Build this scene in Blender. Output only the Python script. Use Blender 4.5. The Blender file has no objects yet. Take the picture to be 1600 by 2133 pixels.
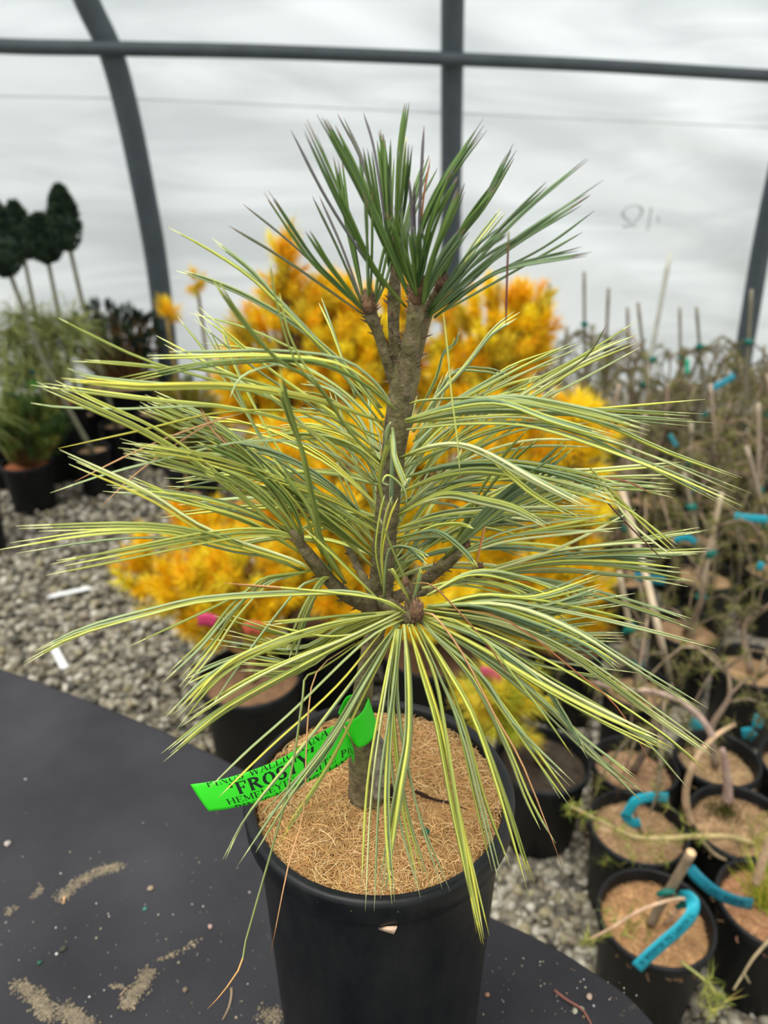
import bpy, math, random
import numpy as np
from mathutils import Vector, Matrix, noise

# ------------------------------------------------------------------ camera, world, light, exposure
SC = bpy.context.scene
COL = SC.collection
H = 1.25                      # camera height above the gravel
PITCH = math.radians(25.0)
cam = bpy.data.cameras.new('camera'); camo = bpy.data.objects.new('camera', cam); COL.objects.link(camo)
camo.location = (0, 0, H); camo.rotation_euler = (math.radians(90) - PITCH, 0, 0)
cam.sensor_fit = 'VERTICAL'; cam.sensor_height = 36.0; cam.lens = 36.0 * 1600 / 2133
cam.clip_start = 0.02; cam.clip_end = 200
cam.dof.use_dof = True; cam.dof.focus_distance = 0.41; cam.dof.aperture_fstop = 7.6
SC.camera = camo
SC.view_settings.view_transform = 'Standard'; SC.view_settings.look = 'None'
SC.view_settings.gamma = 1.0; SC.view_settings.exposure = 0.24; SC.view_settings.use_curve_mapping = False

W = bpy.data.worlds.new('overcast_sky'); SC.world = W; W.use_nodes = True
wn = W.node_tree.nodes; wl = W.node_tree.links
bg = wn['Background']; tcw = wn.new('ShaderNodeTexCoord'); sep = wn.new('ShaderNodeSeparateXYZ')
mrw = wn.new('ShaderNodeMapRange'); rmp = wn.new('ShaderNodeValToRGB')
wl.new(tcw.outputs['Generated'], sep.inputs[0]); wl.new(sep.outputs['Z'], mrw.inputs['Value'])
mrw.inputs['From Min'].default_value = -0.1; mrw.inputs['From Max'].default_value = 1.0
wl.new(mrw.outputs[0], rmp.inputs[0]); wl.new(rmp.outputs[0], bg.inputs[0])
rmp.color_ramp.elements[0].color = (0.66, 0.70, 0.72, 1); rmp.color_ramp.elements[1].color = (1.0, 1.0, 0.97, 1)
bg.inputs[1].default_value = 1.25
sun = bpy.data.lights.new('hazy_sun', 'SUN'); suno = bpy.data.objects.new('hazy_sun', sun); COL.objects.link(suno)
sun.energy = 3.2; sun.angle = math.radians(48); sun.color = (1.0, 0.97, 0.90)
suno.rotation_euler = (math.radians(14), math.radians(-16), 0)

# ------------------------------------------------------------------ helpers
CP, SP = math.cos(PITCH), math.sin(PITCH)
def ray(px, py):
    x = (px - 800) / 1600; v = (1066.5 - py) / 1600
    return Vector((x, CP + SP * v, -SP + CP * v))
def P(px, py, Y):                       # point at forward distance Y
    d = ray(px, py); t = Y / d.y
    return Vector((d.x * t, Y, H + d.z * t))
def G(px, py, h=0.0):                   # point on the horizontal plane z = h
    d = ray(px, py); t = (H - h) / -d.z
    return Vector((d.x * t, d.y * t, h))
def depth(p): return (p.y * CP + (H - p.z) * SP)
def s2l(r, g, b):
    f = lambda c: (c / 255 / 12.92) if c / 255 <= 0.04045 else ((c / 255 + 0.055) / 1.055) ** 2.4
    return (f(r), f(g), f(b))
def mul(c, k): return tuple(min(1 if max(c) <= 1 else 255, v * k) for v in c)
def mixc(a, b, t): return tuple(a[i] * (1 - t) + b[i] * t for i in range(3))
def jit(rng, c, k=0.12):
    m = 1 + rng.uniform(-k, k); return tuple(max(0, min(1, v * m * (1 + rng.uniform(-k, k) * 0.3))) for v in c)

class MB:
    def __init__(s): s.v = []; s.f = []; s.c = []
    def face(s, idx, col): s.f.append(idx); s.c.append(col)
    def tube(s, pts, rad, n=6, col=(.5, .5, .5), cap=True, colf=None, phase=0.0, squash=1.0):
        m = len(pts)
        if not hasattr(rad, '__len__'): rad = [rad] * m
        pts = [Vector(p) for p in pts]
        t0 = (pts[1] - pts[0]).normalized()
        a = Vector((0, 0, 1)) if abs(t0.z) < 0.9 else Vector((1, 0, 0))
        nrm = t0.cross(a).normalized(); b0 = len(s.v)
        for i in range(m):
            t = (pts[min(i + 1, m - 1)] - pts[max(i - 1, 0)])
            if t.length < 1e-9: t = t0.copy()
            t.normalize(); nrm = (nrm - t * nrm.dot(t))
            if nrm.length < 1e-6: nrm = t.orthogonal()
            nrm.normalize(); bi = t.cross(nrm)
            for k in range(n):
                an = phase + 2 * math.pi * k / n
                s.v.append(pts[i] + (nrm * math.cos(an) + bi * math.sin(an) * squash) * rad[i])
        for i in range(m - 1):
            for k in range(n):
                k2 = (k + 1) % n
                c = colf(i / (m - 1), k) if colf else col
                s.face((b0 + i * n + k, b0 + i * n + k2, b0 + (i + 1) * n + k2, b0 + (i + 1) * n + k), c)
        if cap:
            c0 = colf(0, 0) if colf else col; c1 = colf(1, 0) if colf else col
            s.face(tuple(b0 + k for k in reversed(range(n))), c0)
            s.face(tuple(b0 + (m - 1) * n + k for k in range(n)), c1)
    def blade(s, p, q, w, col, side=None):
        p = Vector(p); q = Vector(q); d = q - p
        sd = side if side is not None else d.orthogonal()
        sd = sd.normalized() * w; b = len(s.v)
        up = d.cross(sd).normalized() * w * 0.8
        s.v += [p + sd, p - sd * .6 + up, p - sd * .6 - up, q]
        s.face((b, b + 1, b + 3), col); s.face((b + 1, b + 2, b + 3), col); s.face((b + 2, b, b + 3), col)
    def lathe(s, prof, n=48, o=(0, 0, 0), col=(.5, .5, .5), close_bottom=False, close_top=False):
        o = Vector(o); b = len(s.v)
        for r, z in prof:
            for k in range(n):
                a = 2 * math.pi * k / n; s.v.append(o + Vector((r * math.cos(a), r * math.sin(a), z)))
        for i in range(len(prof) - 1):
            for k in range(n):
                k2 = (k + 1) % n
                s.face((b + i * n + k, b + i * n + k2, b + (i + 1) * n + k2, b + (i + 1) * n + k), col)
        if close_bottom: s.face(tuple(b + k for k in reversed(range(n))), col)
        if close_top: s.face(tuple(b + (len(prof) - 1) * n + k for k in range(n)), col)
    def build(s, name, mat, parent=None, smooth=True, inv=None):
        me = bpy.data.meshes.new(name)
        vs = s.v
        if inv is not None: vs = [inv @ Vector(v) for v in vs]
        me.from_pydata([tuple(v) for v in vs], [], s.f); me.update()
        at = me.color_attributes.new('Col', 'FLOAT_COLOR', 'CORNER')
        lens = np.array([len(f) for f in s.f]); cc = np.array([(c[0], c[1], c[2], 1.0) for c in s.c], dtype=np.float32)
        at.data.foreach_set('color', np.repeat(cc, lens, axis=0).ravel())
        if smooth: me.polygons.foreach_set('use_smooth', [True] * len(me.polygons))
        me.materials.append(mat)
        o = bpy.data.objects.new(name, me); COL.objects.link(o)
        if parent is not None: o.parent = parent
        return o

def empty(name, loc, label, cat, group=None):
    o = bpy.data.objects.new(name, None); COL.objects.link(o); o.location = loc
    o['label'] = label; o['category'] = cat
    if group: o['group'] = group
    o.empty_display_size = 0.05
    bpy.context.view_layer.update()
    return o
def tag(o, label=None, cat=None, group=None, kind=None):
    if label: o['label'] = label
    if cat: o['category'] = cat
    if group: o['group'] = group
    if kind: o['kind'] = kind
    return o
def inv_of(o):
    return Matrix.Translation(-Vector(o.location))
def crom(pts, m):                       # Catmull-Rom through pts, m samples
    pts = [Vector(p) for p in pts]
    if len(pts) == 2: return [pts[0].lerp(pts[1], i / (m - 1)) for i in range(m)]
    q = [pts[0] * 2 - pts[1]] + pts + [pts[-1] * 2 - pts[-2]]
    ns = len(pts) - 1; out = []
    for i in range(m):
        u = i / (m - 1) * ns; k = min(int(u), ns - 1); t = u - k
        a, b, c, d = q[k], q[k + 1], q[k + 2], q[k + 3]
        out.append(0.5 * ((2 * b) + (c - a) * t + (2 * a - 5 * b + 4 * c - d) * t * t + (3 * b - a - 3 * c + d) * t ** 3))
    return out

# ------------------------------------------------------------------ materials
def newmat(name):
    m = bpy.data.materials.new(name); m.use_nodes = True
    return m, m.node_tree.nodes, m.node_tree.links, m.node_tree.nodes['Principled BSDF']
def vcol_mat(name, rough=0.5, spec=0.5, nscale=0, namp=0.15, bump=0, bscale=200, sss=0, coat=0, trans=0):
    m, n, l, b = newmat(name)
    a = n.new('ShaderNodeAttribute'); a.attribute_name = 'Col'; src = a.outputs['Color']
    tc = n.new('ShaderNodeTexCoord')
    if nscale:
        nz = n.new('ShaderNodeTexNoise'); nz.inputs['Scale'].default_value = nscale; nz.inputs['Detail'].default_value = 4
        l.new(tc.outputs['Object'], nz.inputs['Vector'])
        mr = n.new('ShaderNodeMapRange'); mr.inputs['From Min'].default_value = .3; mr.inputs['From Max'].default_value = .7
        mr.inputs['To Min'].default_value = 1 - namp; mr.inputs['To Max'].default_value = 1 + namp
        l.new(nz.outputs['Fac'], mr.inputs['Value'])
        mx = n.new('ShaderNodeVectorMath'); mx.operation = 'SCALE'
        l.new(src, mx.inputs[0]); l.new(mr.outputs[0], mx.inputs['Scale']); src = mx.outputs[0]
    l.new(src, b.inputs['Base Color'])
    b.inputs['Roughness'].default_value = rough; b.inputs['Specular IOR Level'].default_value = spec
    if coat: b.inputs['Coat Weight'].default_value = coat
    if bump:
        nb = n.new('ShaderNodeTexNoise'); nb.inputs['Scale'].default_value = bscale; nb.inputs['Detail'].default_value = 5
        l.new(tc.outputs['Object'], nb.inputs['Vector'])
        bp = n.new('ShaderNodeBump'); bp.inputs['Strength'].default_value = bump; bp.inputs['Distance'].default_value = .002
        l.new(nb.outputs['Fac'], bp.inputs['Height']); l.new(bp.outputs[0], b.inputs['Normal'])
    if trans:
        tr = n.new('ShaderNodeBsdfTranslucent'); l.new(src, tr.inputs['Color'])
        ms = n.new('ShaderNodeMixShader'); ms.inputs[0].default_value = trans
        l.new(b.outputs[0], ms.inputs[1]); l.new(tr.outputs[0], ms.inputs[2])
        l.new(ms.outputs[0], n['Material Output'].inputs[0])
    return m

M_needle = vcol_mat('pine_needle', rough=.42, spec=.4, nscale=60, namp=.10)
M_gold = vcol_mat('short_needles', rough=.55, spec=.35, trans=.5)
M_fol = vcol_mat('background_foliage', rough=.6, spec=.25, trans=.25)
M_bark = vcol_mat('bark', rough=.75, spec=.3, nscale=180, namp=.45, bump=.9, bscale=350)
M_twig = vcol_mat('twig_bark', rough=.8, spec=.2, nscale=60, namp=.25)
M_fib = vcol_mat('coir_fibre', rough=.85, spec=.15)
M_coir = vcol_mat('coir', rough=.95, spec=.1, nscale=90, namp=.35, bump=1, bscale=220)
M_peb = vcol_mat('stone', rough=.7, spec=.35, nscale=120, namp=.3)
M_stick = vcol_mat('bamboo', rough=.6, spec=.3, nscale=40, namp=.15)
M_tag = vcol_mat('vinyl_tag', rough=.45, spec=.35, trans=.3)
M_ink = vcol_mat('ink', rough=.6, spec=.2)
M_metal = vcol_mat('dull_pipe', rough=.5, spec=.4, nscale=12, namp=.15)

# black nursery pot plastic with dusty scuffs
def pot_mat(name, dust=.5, rough=.35):
    m, n, l, b = newmat(name)
    tc = n.new('ShaderNodeTexCoord'); mp = n.new('ShaderNodeMapping'); mp.inputs['Scale'].default_value = (1, 1, .35)
    l.new(tc.outputs['Object'], mp.inputs[0])
    nz = n.new('ShaderNodeTexNoise'); nz.inputs['Scale'].default_value = 22; nz.inputs['Detail'].default_value = 7; nz.inputs['Roughness'].default_value = .65
    l.new(mp.outputs[0], nz.inputs['Vector'])
    r = n.new('ShaderNodeValToRGB'); r.color_ramp.elements[0].position = .42; r.color_ramp.elements[1].position = .82
    r.color_ramp.elements[0].color = (.003, .004, .005, 1); r.color_ramp.elements[1].color = (.018 * dust + .004, .018 * dust + .0045, .017 * dust + .005, 1)
    l.new(nz.outputs['Fac'], r.inputs[0]); l.new(r.outputs[0], b.inputs['Base Color'])
    b.inputs['Roughness'].default_value = rough; b.inputs['Specular IOR Level'].default_value = .26
    n2 = n.new('ShaderNodeTexNoise'); n2.inputs['Scale'].default_value = 260; n2.inputs['Detail'].default_value = 4
    l.new(tc.outputs['Object'], n2.inputs['Vector'])
    bp = n.new('ShaderNodeBump'); bp.inputs['Strength'].default_value = .25; bp.inputs['Distance'].default_value = .0008
    l.new(n2.outputs['Fac'], bp.inputs['Height']); l.new(bp.outputs[0], b.inputs['Normal'])
    mr = n.new('ShaderNodeMapRange'); mr.inputs['To Min'].default_value = rough - .08; mr.inputs['To Max'].default_value = rough + .2
    l.new(nz.outputs['Fac'], mr.inputs['Value']); l.new(mr.outputs[0], b.inputs['Roughness'])
    return m
M_pot = pot_mat('black_pot_plastic', .9, .34)
M_potb = pot_mat('background_pot_plastic', .5, .45)

# woven weed cloth with dried mud marks
def cloth_mat():
    m, n, l, b = newmat('weed_cloth')
    tc = n.new('ShaderNodeTexCoord')
    wv = n.new('ShaderNodeTexWave'); wv.inputs['Scale'].default_value = 260; wv.bands_direction = 'X'
    wv2 = n.new('ShaderNodeTexWave'); wv2.inputs['Scale'].default_value = 260; wv2.bands_direction = 'Y'
    mp = n.new('ShaderNodeMapping'); mp.inputs['Rotation'].default_value = (0, 0, math.radians(-31))
    l.new(tc.outputs['Object'], mp.inputs[0]); l.new(mp.outputs[0], wv.inputs['Vector']); l.new(mp.outputs[0], wv2.inputs['Vector'])
    ad = n.new('ShaderNodeMath'); ad.operation = 'ADD'; l.new(wv.outputs['Fac'], ad.inputs[0]); l.new(wv2.outputs['Fac'], ad.inputs[1])
    bp = n.new('ShaderNodeBump'); bp.inputs['Strength'].default_value = .5; bp.inputs['Distance'].default_value = .0008
    l.new(ad.outputs[0], bp.inputs['Height']); l.new(bp.outputs[0], b.inputs['Normal'])
    # fabric tone
    nz = n.new('ShaderNodeTexNoise'); nz.inputs['Scale'].default_value = 9; nz.inputs['Detail'].default_value = 5
    l.new(tc.outputs['Object'], nz.inputs['Vector'])
    r = n.new('ShaderNodeValToRGB'); r.color_ramp.elements[0].position = .3; r.color_ramp.elements[1].position = .75
    r.color_ramp.elements[0].color = (*s2l(38, 38, 42), 1); r.color_ramp.elements[1].color = (*s2l(58, 58, 63), 1)
    l.new(nz.outputs['Fac'], r.inputs[0])
    # mud
    n2 = n.new('ShaderNodeTexNoise'); n2.inputs['Scale'].default_value = 11; n2.inputs['Detail'].default_value = 9; n2.inputs['Roughness'].default_value = .72; n2.inputs['Distortion'].default_value = .6
    l.new(tc.outputs['Object'], n2.inputs['Vector'])
    r2 = n.new('ShaderNodeValToRGB'); r2.color_ramp.elements[0].position = .62; r2.color_ramp.elements[1].position = .72
    r2.color_ramp.elements[0].color = (0, 0, 0, 1); r2.color_ramp.elements[1].color = (.75, .75, .75, 1)
    l.new(n2.outputs['Fac'], r2.inputs[0])
    # mud gathers towards the near side of the bench
    sp = n.new('ShaderNodeSeparateXYZ'); l.new(tc.outputs['Object'], sp.inputs[0])
    mr = n.new('ShaderNodeMapRange'); mr.inputs['From Min'].default_value = .52; mr.inputs['From Max'].default_value = .36
    l.new(sp.outputs['Y'], mr.inputs['Value'])
    mm = n.new('ShaderNodeMath'); mm.operation = 'MULTIPLY'; l.new(r2.outputs[0], mm.inputs[0]); l.new(mr.outputs[0], mm.inputs[1])
    mx = n.new('ShaderNodeMix'); mx.data_type = 'RGBA'
    l.new(mm.outputs[0], mx.inputs['Factor']); l.new(r.outputs[0], mx.inputs['A']); mx.inputs['B'].default_value = (*s2l(126, 114, 92), 1)
    l.new(mx.outputs['Result'], b.inputs['Base Color'])
    b.inputs['Roughness'].default_value = .8; b.inputs['Specular IOR Level'].default_value = .25
    return m
M_cloth = cloth_mat()

def ground_mat():
    m, n, l, b = newmat('gravel_bed')
    tc = n.new('ShaderNodeTexCoord')
    v = n.new('ShaderNodeTexVoronoi'); v.inputs['Scale'].default_value = 38; l.new(tc.outputs['Object'], v.inputs['Vector'])
    r = n.new('ShaderNodeValToRGB')
    e = r.color_ramp.elements; e[0].position = 0; e[0].color = (*s2l(112, 105, 92), 1); e[1].position = 1; e[1].color = (*s2l(176, 168, 150), 1)
    sp = n.new('ShaderNodeSeparateXYZ'); l.new(v.outputs['Color'], sp.inputs[0]); l.new(sp.outputs['X'], r.inputs[0])
    nz = n.new('ShaderNodeTexNoise'); nz.inputs['Scale'].default_value = 2.2; nz.inputs['Detail'].default_value = 5; l.new(tc.outputs['Object'], nz.inputs['Vector'])
    mr = n.new('ShaderNodeMapRange'); mr.inputs['From Min'].default_value = .3; mr.inputs['From Max'].default_value = .7; mr.inputs['To Min'].default_value = .55; mr.inputs['To Max'].default_value = 1.05
    l.new(nz.outputs['Fac'], mr.inputs['Value'])
    mx = n.new('ShaderNodeVectorMath'); mx.operation = 'SCALE'; l.new(r.outputs[0], mx.inputs[0]); l.new(mr.outputs[0], mx.inputs['Scale'])
    l.new(mx.outputs[0], b.inputs['Base Color'])
    bp = n.new('ShaderNodeBump'); bp.inputs['Strength'].default_value = 1; bp.inputs['Distance'].default_value = .02; bp.invert = True
    l.new(v.outputs['Distance'], bp.inputs['Height']); l.new(bp.outputs[0], b.inputs['Normal']); b.inputs['Roughness'].default_value = .9
    return m
def film_mat():
    m, n, l, b = newmat('poly_film')
    for x in [b]: n.remove(x)
    tc = n.new('ShaderNodeTexCoord')
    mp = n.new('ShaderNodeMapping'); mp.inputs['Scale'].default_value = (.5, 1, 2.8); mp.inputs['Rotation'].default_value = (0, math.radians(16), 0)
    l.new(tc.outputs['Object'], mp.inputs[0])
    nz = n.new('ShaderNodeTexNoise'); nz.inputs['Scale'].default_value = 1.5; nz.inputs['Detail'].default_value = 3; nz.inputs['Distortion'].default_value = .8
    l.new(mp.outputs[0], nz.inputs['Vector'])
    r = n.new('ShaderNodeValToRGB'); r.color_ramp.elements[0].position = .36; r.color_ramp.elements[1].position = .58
    r.color_ramp.elements[0].color = (.70, .745, .765, 1); r.color_ramp.elements[1].color = (.88, .92, .94, 1)  # fold shading painted into the film colour as slanting streaks
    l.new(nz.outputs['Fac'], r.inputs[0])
    d = n.new('ShaderNodeBsdfDiffuse'); t = n.new('ShaderNodeBsdfTranslucent'); ms = n.new('ShaderNodeMixShader'); ms.inputs[0].default_value = .62
    l.new(r.outputs[0], d.inputs[0]); l.new(r.outputs[0], t.inputs[0]); l.new(d.outputs[0], ms.inputs[1]); l.new(t.outputs[0], ms.inputs[2])
    l.new(ms.outputs[0], n['Material Output'].inputs[0])
    return m

# ------------------------------------------------------------------ setting: ground, film wall
gb = MB(); n_ = 60
for j in range(n_ + 1):
    for i in range(n_ + 1):
        x = -9 + 18 * i / n_; y = -4 + 14 * j / n_
        gb.v.append(Vector((x, y, -.006)))
for j in range(n_):
    for i in range(n_):
        a = j * (n_ + 1) + i; gb.face((a, a + 1, a + n_ + 2, a + n_ + 1), (.3, .28, .25))
g = gb.build('floor', ground_mat()); g['kind'] = 'structure'

def wallY(x, z):                        # inner face of the polytunnel side
    k = max(0.0, z - .35)
    return 3.95 + .22 * x - .085 * k ** 2.0 - .004 * k ** 4
def Wp(px, py, off=0.0):                # point of the pixel ray on that side
    Y = 3.8
    for _ in range(30):
        p = P(px, py, Y); Y = .5 * Y + .5 * (wallY(p.x, p.z) - off)
    return P(px, py, Y)
fb = MB(); nx, nz_ = 180, 90
for j in range(nz_ + 1):
    z = 0.0 + 3.3 * j / nz_
    for i in range(nx + 1):
        x = -4.6 + 9.2 * i / nx
        w = noise.noise(Vector((x * .9 + z * .7, 3.1, z * 3.0 + x * .9))) * .055 + noise.noise(Vector((x * .5 + z, 9.1, z * 7.0 + x * 2.5))) * .022
        fb.v.append(Vector((x, wallY(x, z) + .105 + w, z)))
for j in range(nz_):
    for i in range(nx):
        a = j * (nx + 1) + i; fb.face((a, a + 1, a + nx + 2, a + nx + 1), (.9, .9, .9))
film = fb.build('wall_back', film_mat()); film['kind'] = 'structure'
PIPE = s2l(62, 70, 74)
hoops = [
    ('left', [(60, -330), (135, -130), (180, 0), (232, 112), (268, 245), (298, 390), (322, 520), (338, 640), (350, 760), (356, 850)]),
    ('middle', [(948, -330), (945, -130), (943, 0), (942, 120), (941, 250), (940, 400), (939, 560), (939, 700), (939, 850)]),
    ('right', [(1800, -330), (1730, -130), (1690, 60), (1650, 230), (1606, 420), (1582, 540), (1562, 660), (1542, 780), (1530, 860)])]
def hoop(pts, nm, label):
    p3 = [Wp(x, y, .02) for x, y in pts]; p3.append(Vector((p3[-1].x, p3[-1].y + .01, 0)))
    q = crom(p3, 50); m = MB(); m.tube(q, .050, 14, PIPE)
    o = m.build(nm, M_metal); o['kind'] = 'structure'; o['label'] = label; return o
for i, (k, pts) in enumerate(hoops):
    hoop(pts, 'trim_%d' % (i + 1), {'left': 'dark curved tunnel hoop left of the pine', 'middle': 'dark upright tunnel hoop behind the pine top', 'right': 'dark curved tunnel hoop at the right edge'}[k])
m = MB(); m.tube(crom([Wp(x, y, .075) for x, y in [(-400, 75), (0, 96), (220, 101), (560, 108), (943, 123), (1270, 138), (1600, 158), (2000, 182)]], 60), .027, 12, PIPE)
o = m.build('trim_4', M_metal); o['kind'] = 'structure'; o['label'] = 'dark horizontal purlin pipe crossing the hoops'
m = MB(); m.tube(crom([Wp(x, y, -.03) for x, y in [(-300, 195), (0, 200), (330, 208), (700, 225), (1100, 243), (1600, 266), (2000, 285)]], 60), .003, 6, s2l(205, 208, 208))
o = m.build('trim_5', M_metal); o['kind'] = 'structure'; o['label'] = 'thin seam line along the white film'
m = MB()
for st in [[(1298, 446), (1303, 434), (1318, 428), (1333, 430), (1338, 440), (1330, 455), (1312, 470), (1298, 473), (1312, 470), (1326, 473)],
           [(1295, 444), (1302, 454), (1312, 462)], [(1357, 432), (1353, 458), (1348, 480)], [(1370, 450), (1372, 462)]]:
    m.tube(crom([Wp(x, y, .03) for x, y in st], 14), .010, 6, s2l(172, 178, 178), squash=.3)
o = m.build('film_mark', M_ink, film)  # faint grey looped and slashed strokes lying against the film

# gravel pebbles (uncountable stones): one object
def ico():
    t = (1 + 5 ** .5) / 2
    v = np.array([(-1, t, 0), (1, t, 0), (-1, -t, 0), (1, -t, 0), (0, -1, t), (0, 1, t), (0, -1, -t), (0, 1, -t), (t, 0, -1), (t, 0, 1), (-t, 0, -1), (-t, 0, 1)], float)
    v /= np.linalg.norm(v[0])
    f = np.array([(0, 11, 5), (0, 5, 1), (0, 1, 7), (0, 7, 10), (0, 10, 11), (1, 5, 9), (5, 11, 4), (11, 10, 2), (10, 7, 6), (7, 1, 8), (3, 9, 4), (3, 4, 2), (3, 2, 6), (3, 6, 8), (3, 8, 9), (4, 9, 5), (2, 4, 11), (6, 2, 10), (8, 6, 7), (9, 8, 1)])
    return v, f
IV, IF = ico()
def pebbles(name, regions, seed, cols):
    rs = np.random.RandomState(seed); V = []; F = []; C = []; b = 0
    for (x0, x1, y0, y1, cnt, s0, s1) in regions:
        for k in range(cnt):
            s = rs.uniform(s0, s1); sc = np.array([s * rs.uniform(.8, 1.5), s * rs.uniform(.6, 1.0), s * rs.uniform(.45, .8)])
            v = IV * sc * (1 + rs.uniform(-.18, .18, (12, 1)))
            A = rs.normal(size=(3, 3)); q, _ = np.linalg.qr(A)
            v = v @ (q if rs.rand() < .3 else np.array([[math.cos(a_ := rs.uniform(0, 6.28)), -math.sin(a_), 0], [math.sin(a_), math.cos(a_), 0], [0, 0, 1]]))
            v = v + np.array([rs.uniform(x0, x1), rs.uniform(y0, y1), rs.uniform(.0, .012)])
            V.append(v); F.append(IF + b); b += 12
            c = np.array(cols[rs.randint(len(cols))]) * rs.uniform(.5, .9); C.append(c)
    V = np.concatenate(V); F = np.concatenate(F)
    me = bpy.data.meshes.new(name); me.vertices.add(len(V)); me.vertices.foreach_set('co', V.astype(np.float32).ravel())
    me.loops.add(len(F) * 3); me.loops.foreach_set('vertex_index', F.astype(np.int32).ravel())
    me.polygons.add(len(F)); me.polygons.foreach_set('loop_start', np.arange(0, len(F) * 3, 3, dtype=np.int32))
    me.polygons.foreach_set('use_smooth', np.ones(len(F), dtype=bool)); me.update(calc_edges=True)
    at = me.color_attributes.new('Col', 'FLOAT_COLOR', 'CORNER')
    cc = np.concatenate([np.array(C), np.ones((len(C), 1))], axis=1).astype(np.float32)
    at.data.foreach_set('color', np.repeat(cc, 60, axis=0).ravel())
    me.materials.append(M_peb); o = bpy.data.objects.new(name, me); COL.objects.link(o); return o
GC = [s2l(*c) for c in [(140, 134, 116), (162, 155, 136), (182, 176, 160), (118, 112, 98), (102, 98, 88), (150, 141, 112), (194, 188, 174), (130, 119, 100), (86, 83, 75), (154, 146, 128)]]
gp = pebbles('gravel', [(-1.5, .6, .75, 1.9, 9500, .009, .016), (-2.4, .4, 1.9, 3.1, 7000, .010, .017), (.2, 1.2, .55, 1.3, 6500, .008, .014)], 4, GC)
tag(gp, 'loose grey and tan gravel covering the ground', 'gravel', kind='stuff')

# ------------------------------------------------------------------ bench with black cloth
ZT = H - .62                            # cloth surface height
edge_px = [(-900, 1170), (-400, 1268), (0, 1390), (130, 1436), (250, 1482), (380, 1537), (520, 1606), (650, 1672), (780, 1750), (900, 1822), (1020, 1903), (1100, 1940), (1180, 1983), (1240, 2022), (1300, 2062), (1345, 2105), (1372, 2140), (1388, 2200), (1380, 2290)]
edge = [G(x, y, ZT) for x, y in edge_px]
outline = crom(edge, 90)
outline += [Vector((.12, -.15, ZT)), Vector((-.2, -.7, ZT)), Vector((-1.6, .05, ZT))]
cx_, cy_ = -.35, .25
def shrunk(k, z): return [Vector((cx_ + (p.x - cx_) * k, cy_ + (p.y - cy_) * k, z)) for p in outline]
tb = empty('work_table', (cx_, cy_, 0), 'low work table hidden under the black cloth beneath the potted pine', 'table'); inv = inv_of(tb)
m = MB(); a = shrunk(.985, ZT - .004); bq = shrunk(.985, ZT - .03); n0 = len(a); m.v = a + bq
m.face(tuple(range(n0))[::-1], (.2, .15, .1)); m.face(tuple(range(n0, 2 * n0)), (.2, .15, .1))
for i in range(n0): m.face((i, (i + 1) % n0, n0 + (i + 1) % n0, n0 + i), (.2, .15, .1))
m.build('table_top', M_twig, tb, smooth=False, inv=inv)
for (lx, ly) in [(-1.2, .1), (-.65, .68), (.08, .36), (-.2, -.5)]:
    m = MB(); m.tube([(lx, ly, .002), (lx, ly, ZT - .031)], .025, 4, (.2, .15, .1), phase=math.pi / 4); m.build('leg', M_twig, tb, smooth=False, inv=inv)
# cloth: centre fan with rings + hanging skirt
m = MB(); rings = [0.0, .2, .4, .6, .75, .85, .92, .96, .985, .996, 1.0, 1.002, 1.003, 1.004]
zs = [0] * 9 + [-.0012, -.005, -.02, -.08, -.2]
rg = random.Random(3)
for k, r_ in enumerate(rings):
    for i, p in enumerate(outline):
        q = Vector((cx_ + (p.x - cx_) * r_, cy_ + (p.y - cy_) * r_, ZT + zs[k]))
        if k < 9: q.z += noise.noise(Vector((q.x * 5, q.y * 5, .3))) * .0012 * (1 - r_ * .5)
        elif k > 11: q += (p - Vector((cx_, cy_, p.z))).normalized() * noise.noise(Vector((i * .22, k * .3, 1))) * .02 * (k - 11)
        m.v.append(q)
for k in range(len(rings) - 1):
    for i in range(n0):
        i2 = (i + 1) % n0; m.face((k * n0 + i, k * n0 + i2, (k + 1) * n0 + i2, (k + 1) * n0 + i), (.05, .05, .05))
cl = m.build('weed_cloth', M_cloth); tag(cl, 'black woven weed cloth with dried mud marks covering the table', 'cloth')

# ------------------------------------------------------------------ nursery pot
def pot_profile(r, h, t=.0035, tall=False):
    lip = .11 * r + .012
    rb = r * (.80 if not tall else .835)
    rr = r - .006
    return [(0.001, 0), (rb * .93, 0), (rb, .006), (rb + (rr - rb) * ((h - lip) / h) * .98, h - lip - .003), (rr - .0005, h - lip), (r - .0015, h - lip + .002), (r, h - lip + .006), (r + .0005, h - .003), (r - .001, h), (r - t, h), (r - t - .0015, h - .003),
            (r - t - .004, h - lip), (rb - t, .01), (.001, .008)]
def coir_disc(mb, r, z, rng, col, ctr=(0, 0, 0)):
    n = 40; rings_ = [0, .2, .4, .6, .8, .93, 1.0]; c0 = Vector(ctr); b = len(mb.v)
    for k, q in enumerate(rings_):
        for i in range(n):
            a = 2 * math.pi * i / n
            x, y = math.cos(a) * r * q, math.sin(a) * r * q
            mb.v.append(c0 + Vector((x, y, z + (noise.noise(Vector((x * 40 + r * 99, y * 40, 0))) * .003) - (.004 if q == 1.0 else 0))))
    for k in range(len(rings_) - 1):
        for i in range(n):
            i2 = (i + 1) % n; mb.face((b + k * n + i, b + k * n + i2, b + (k + 1) * n + i2, b + (k + 1) * n + i), jit(rng, col, .12))
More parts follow.
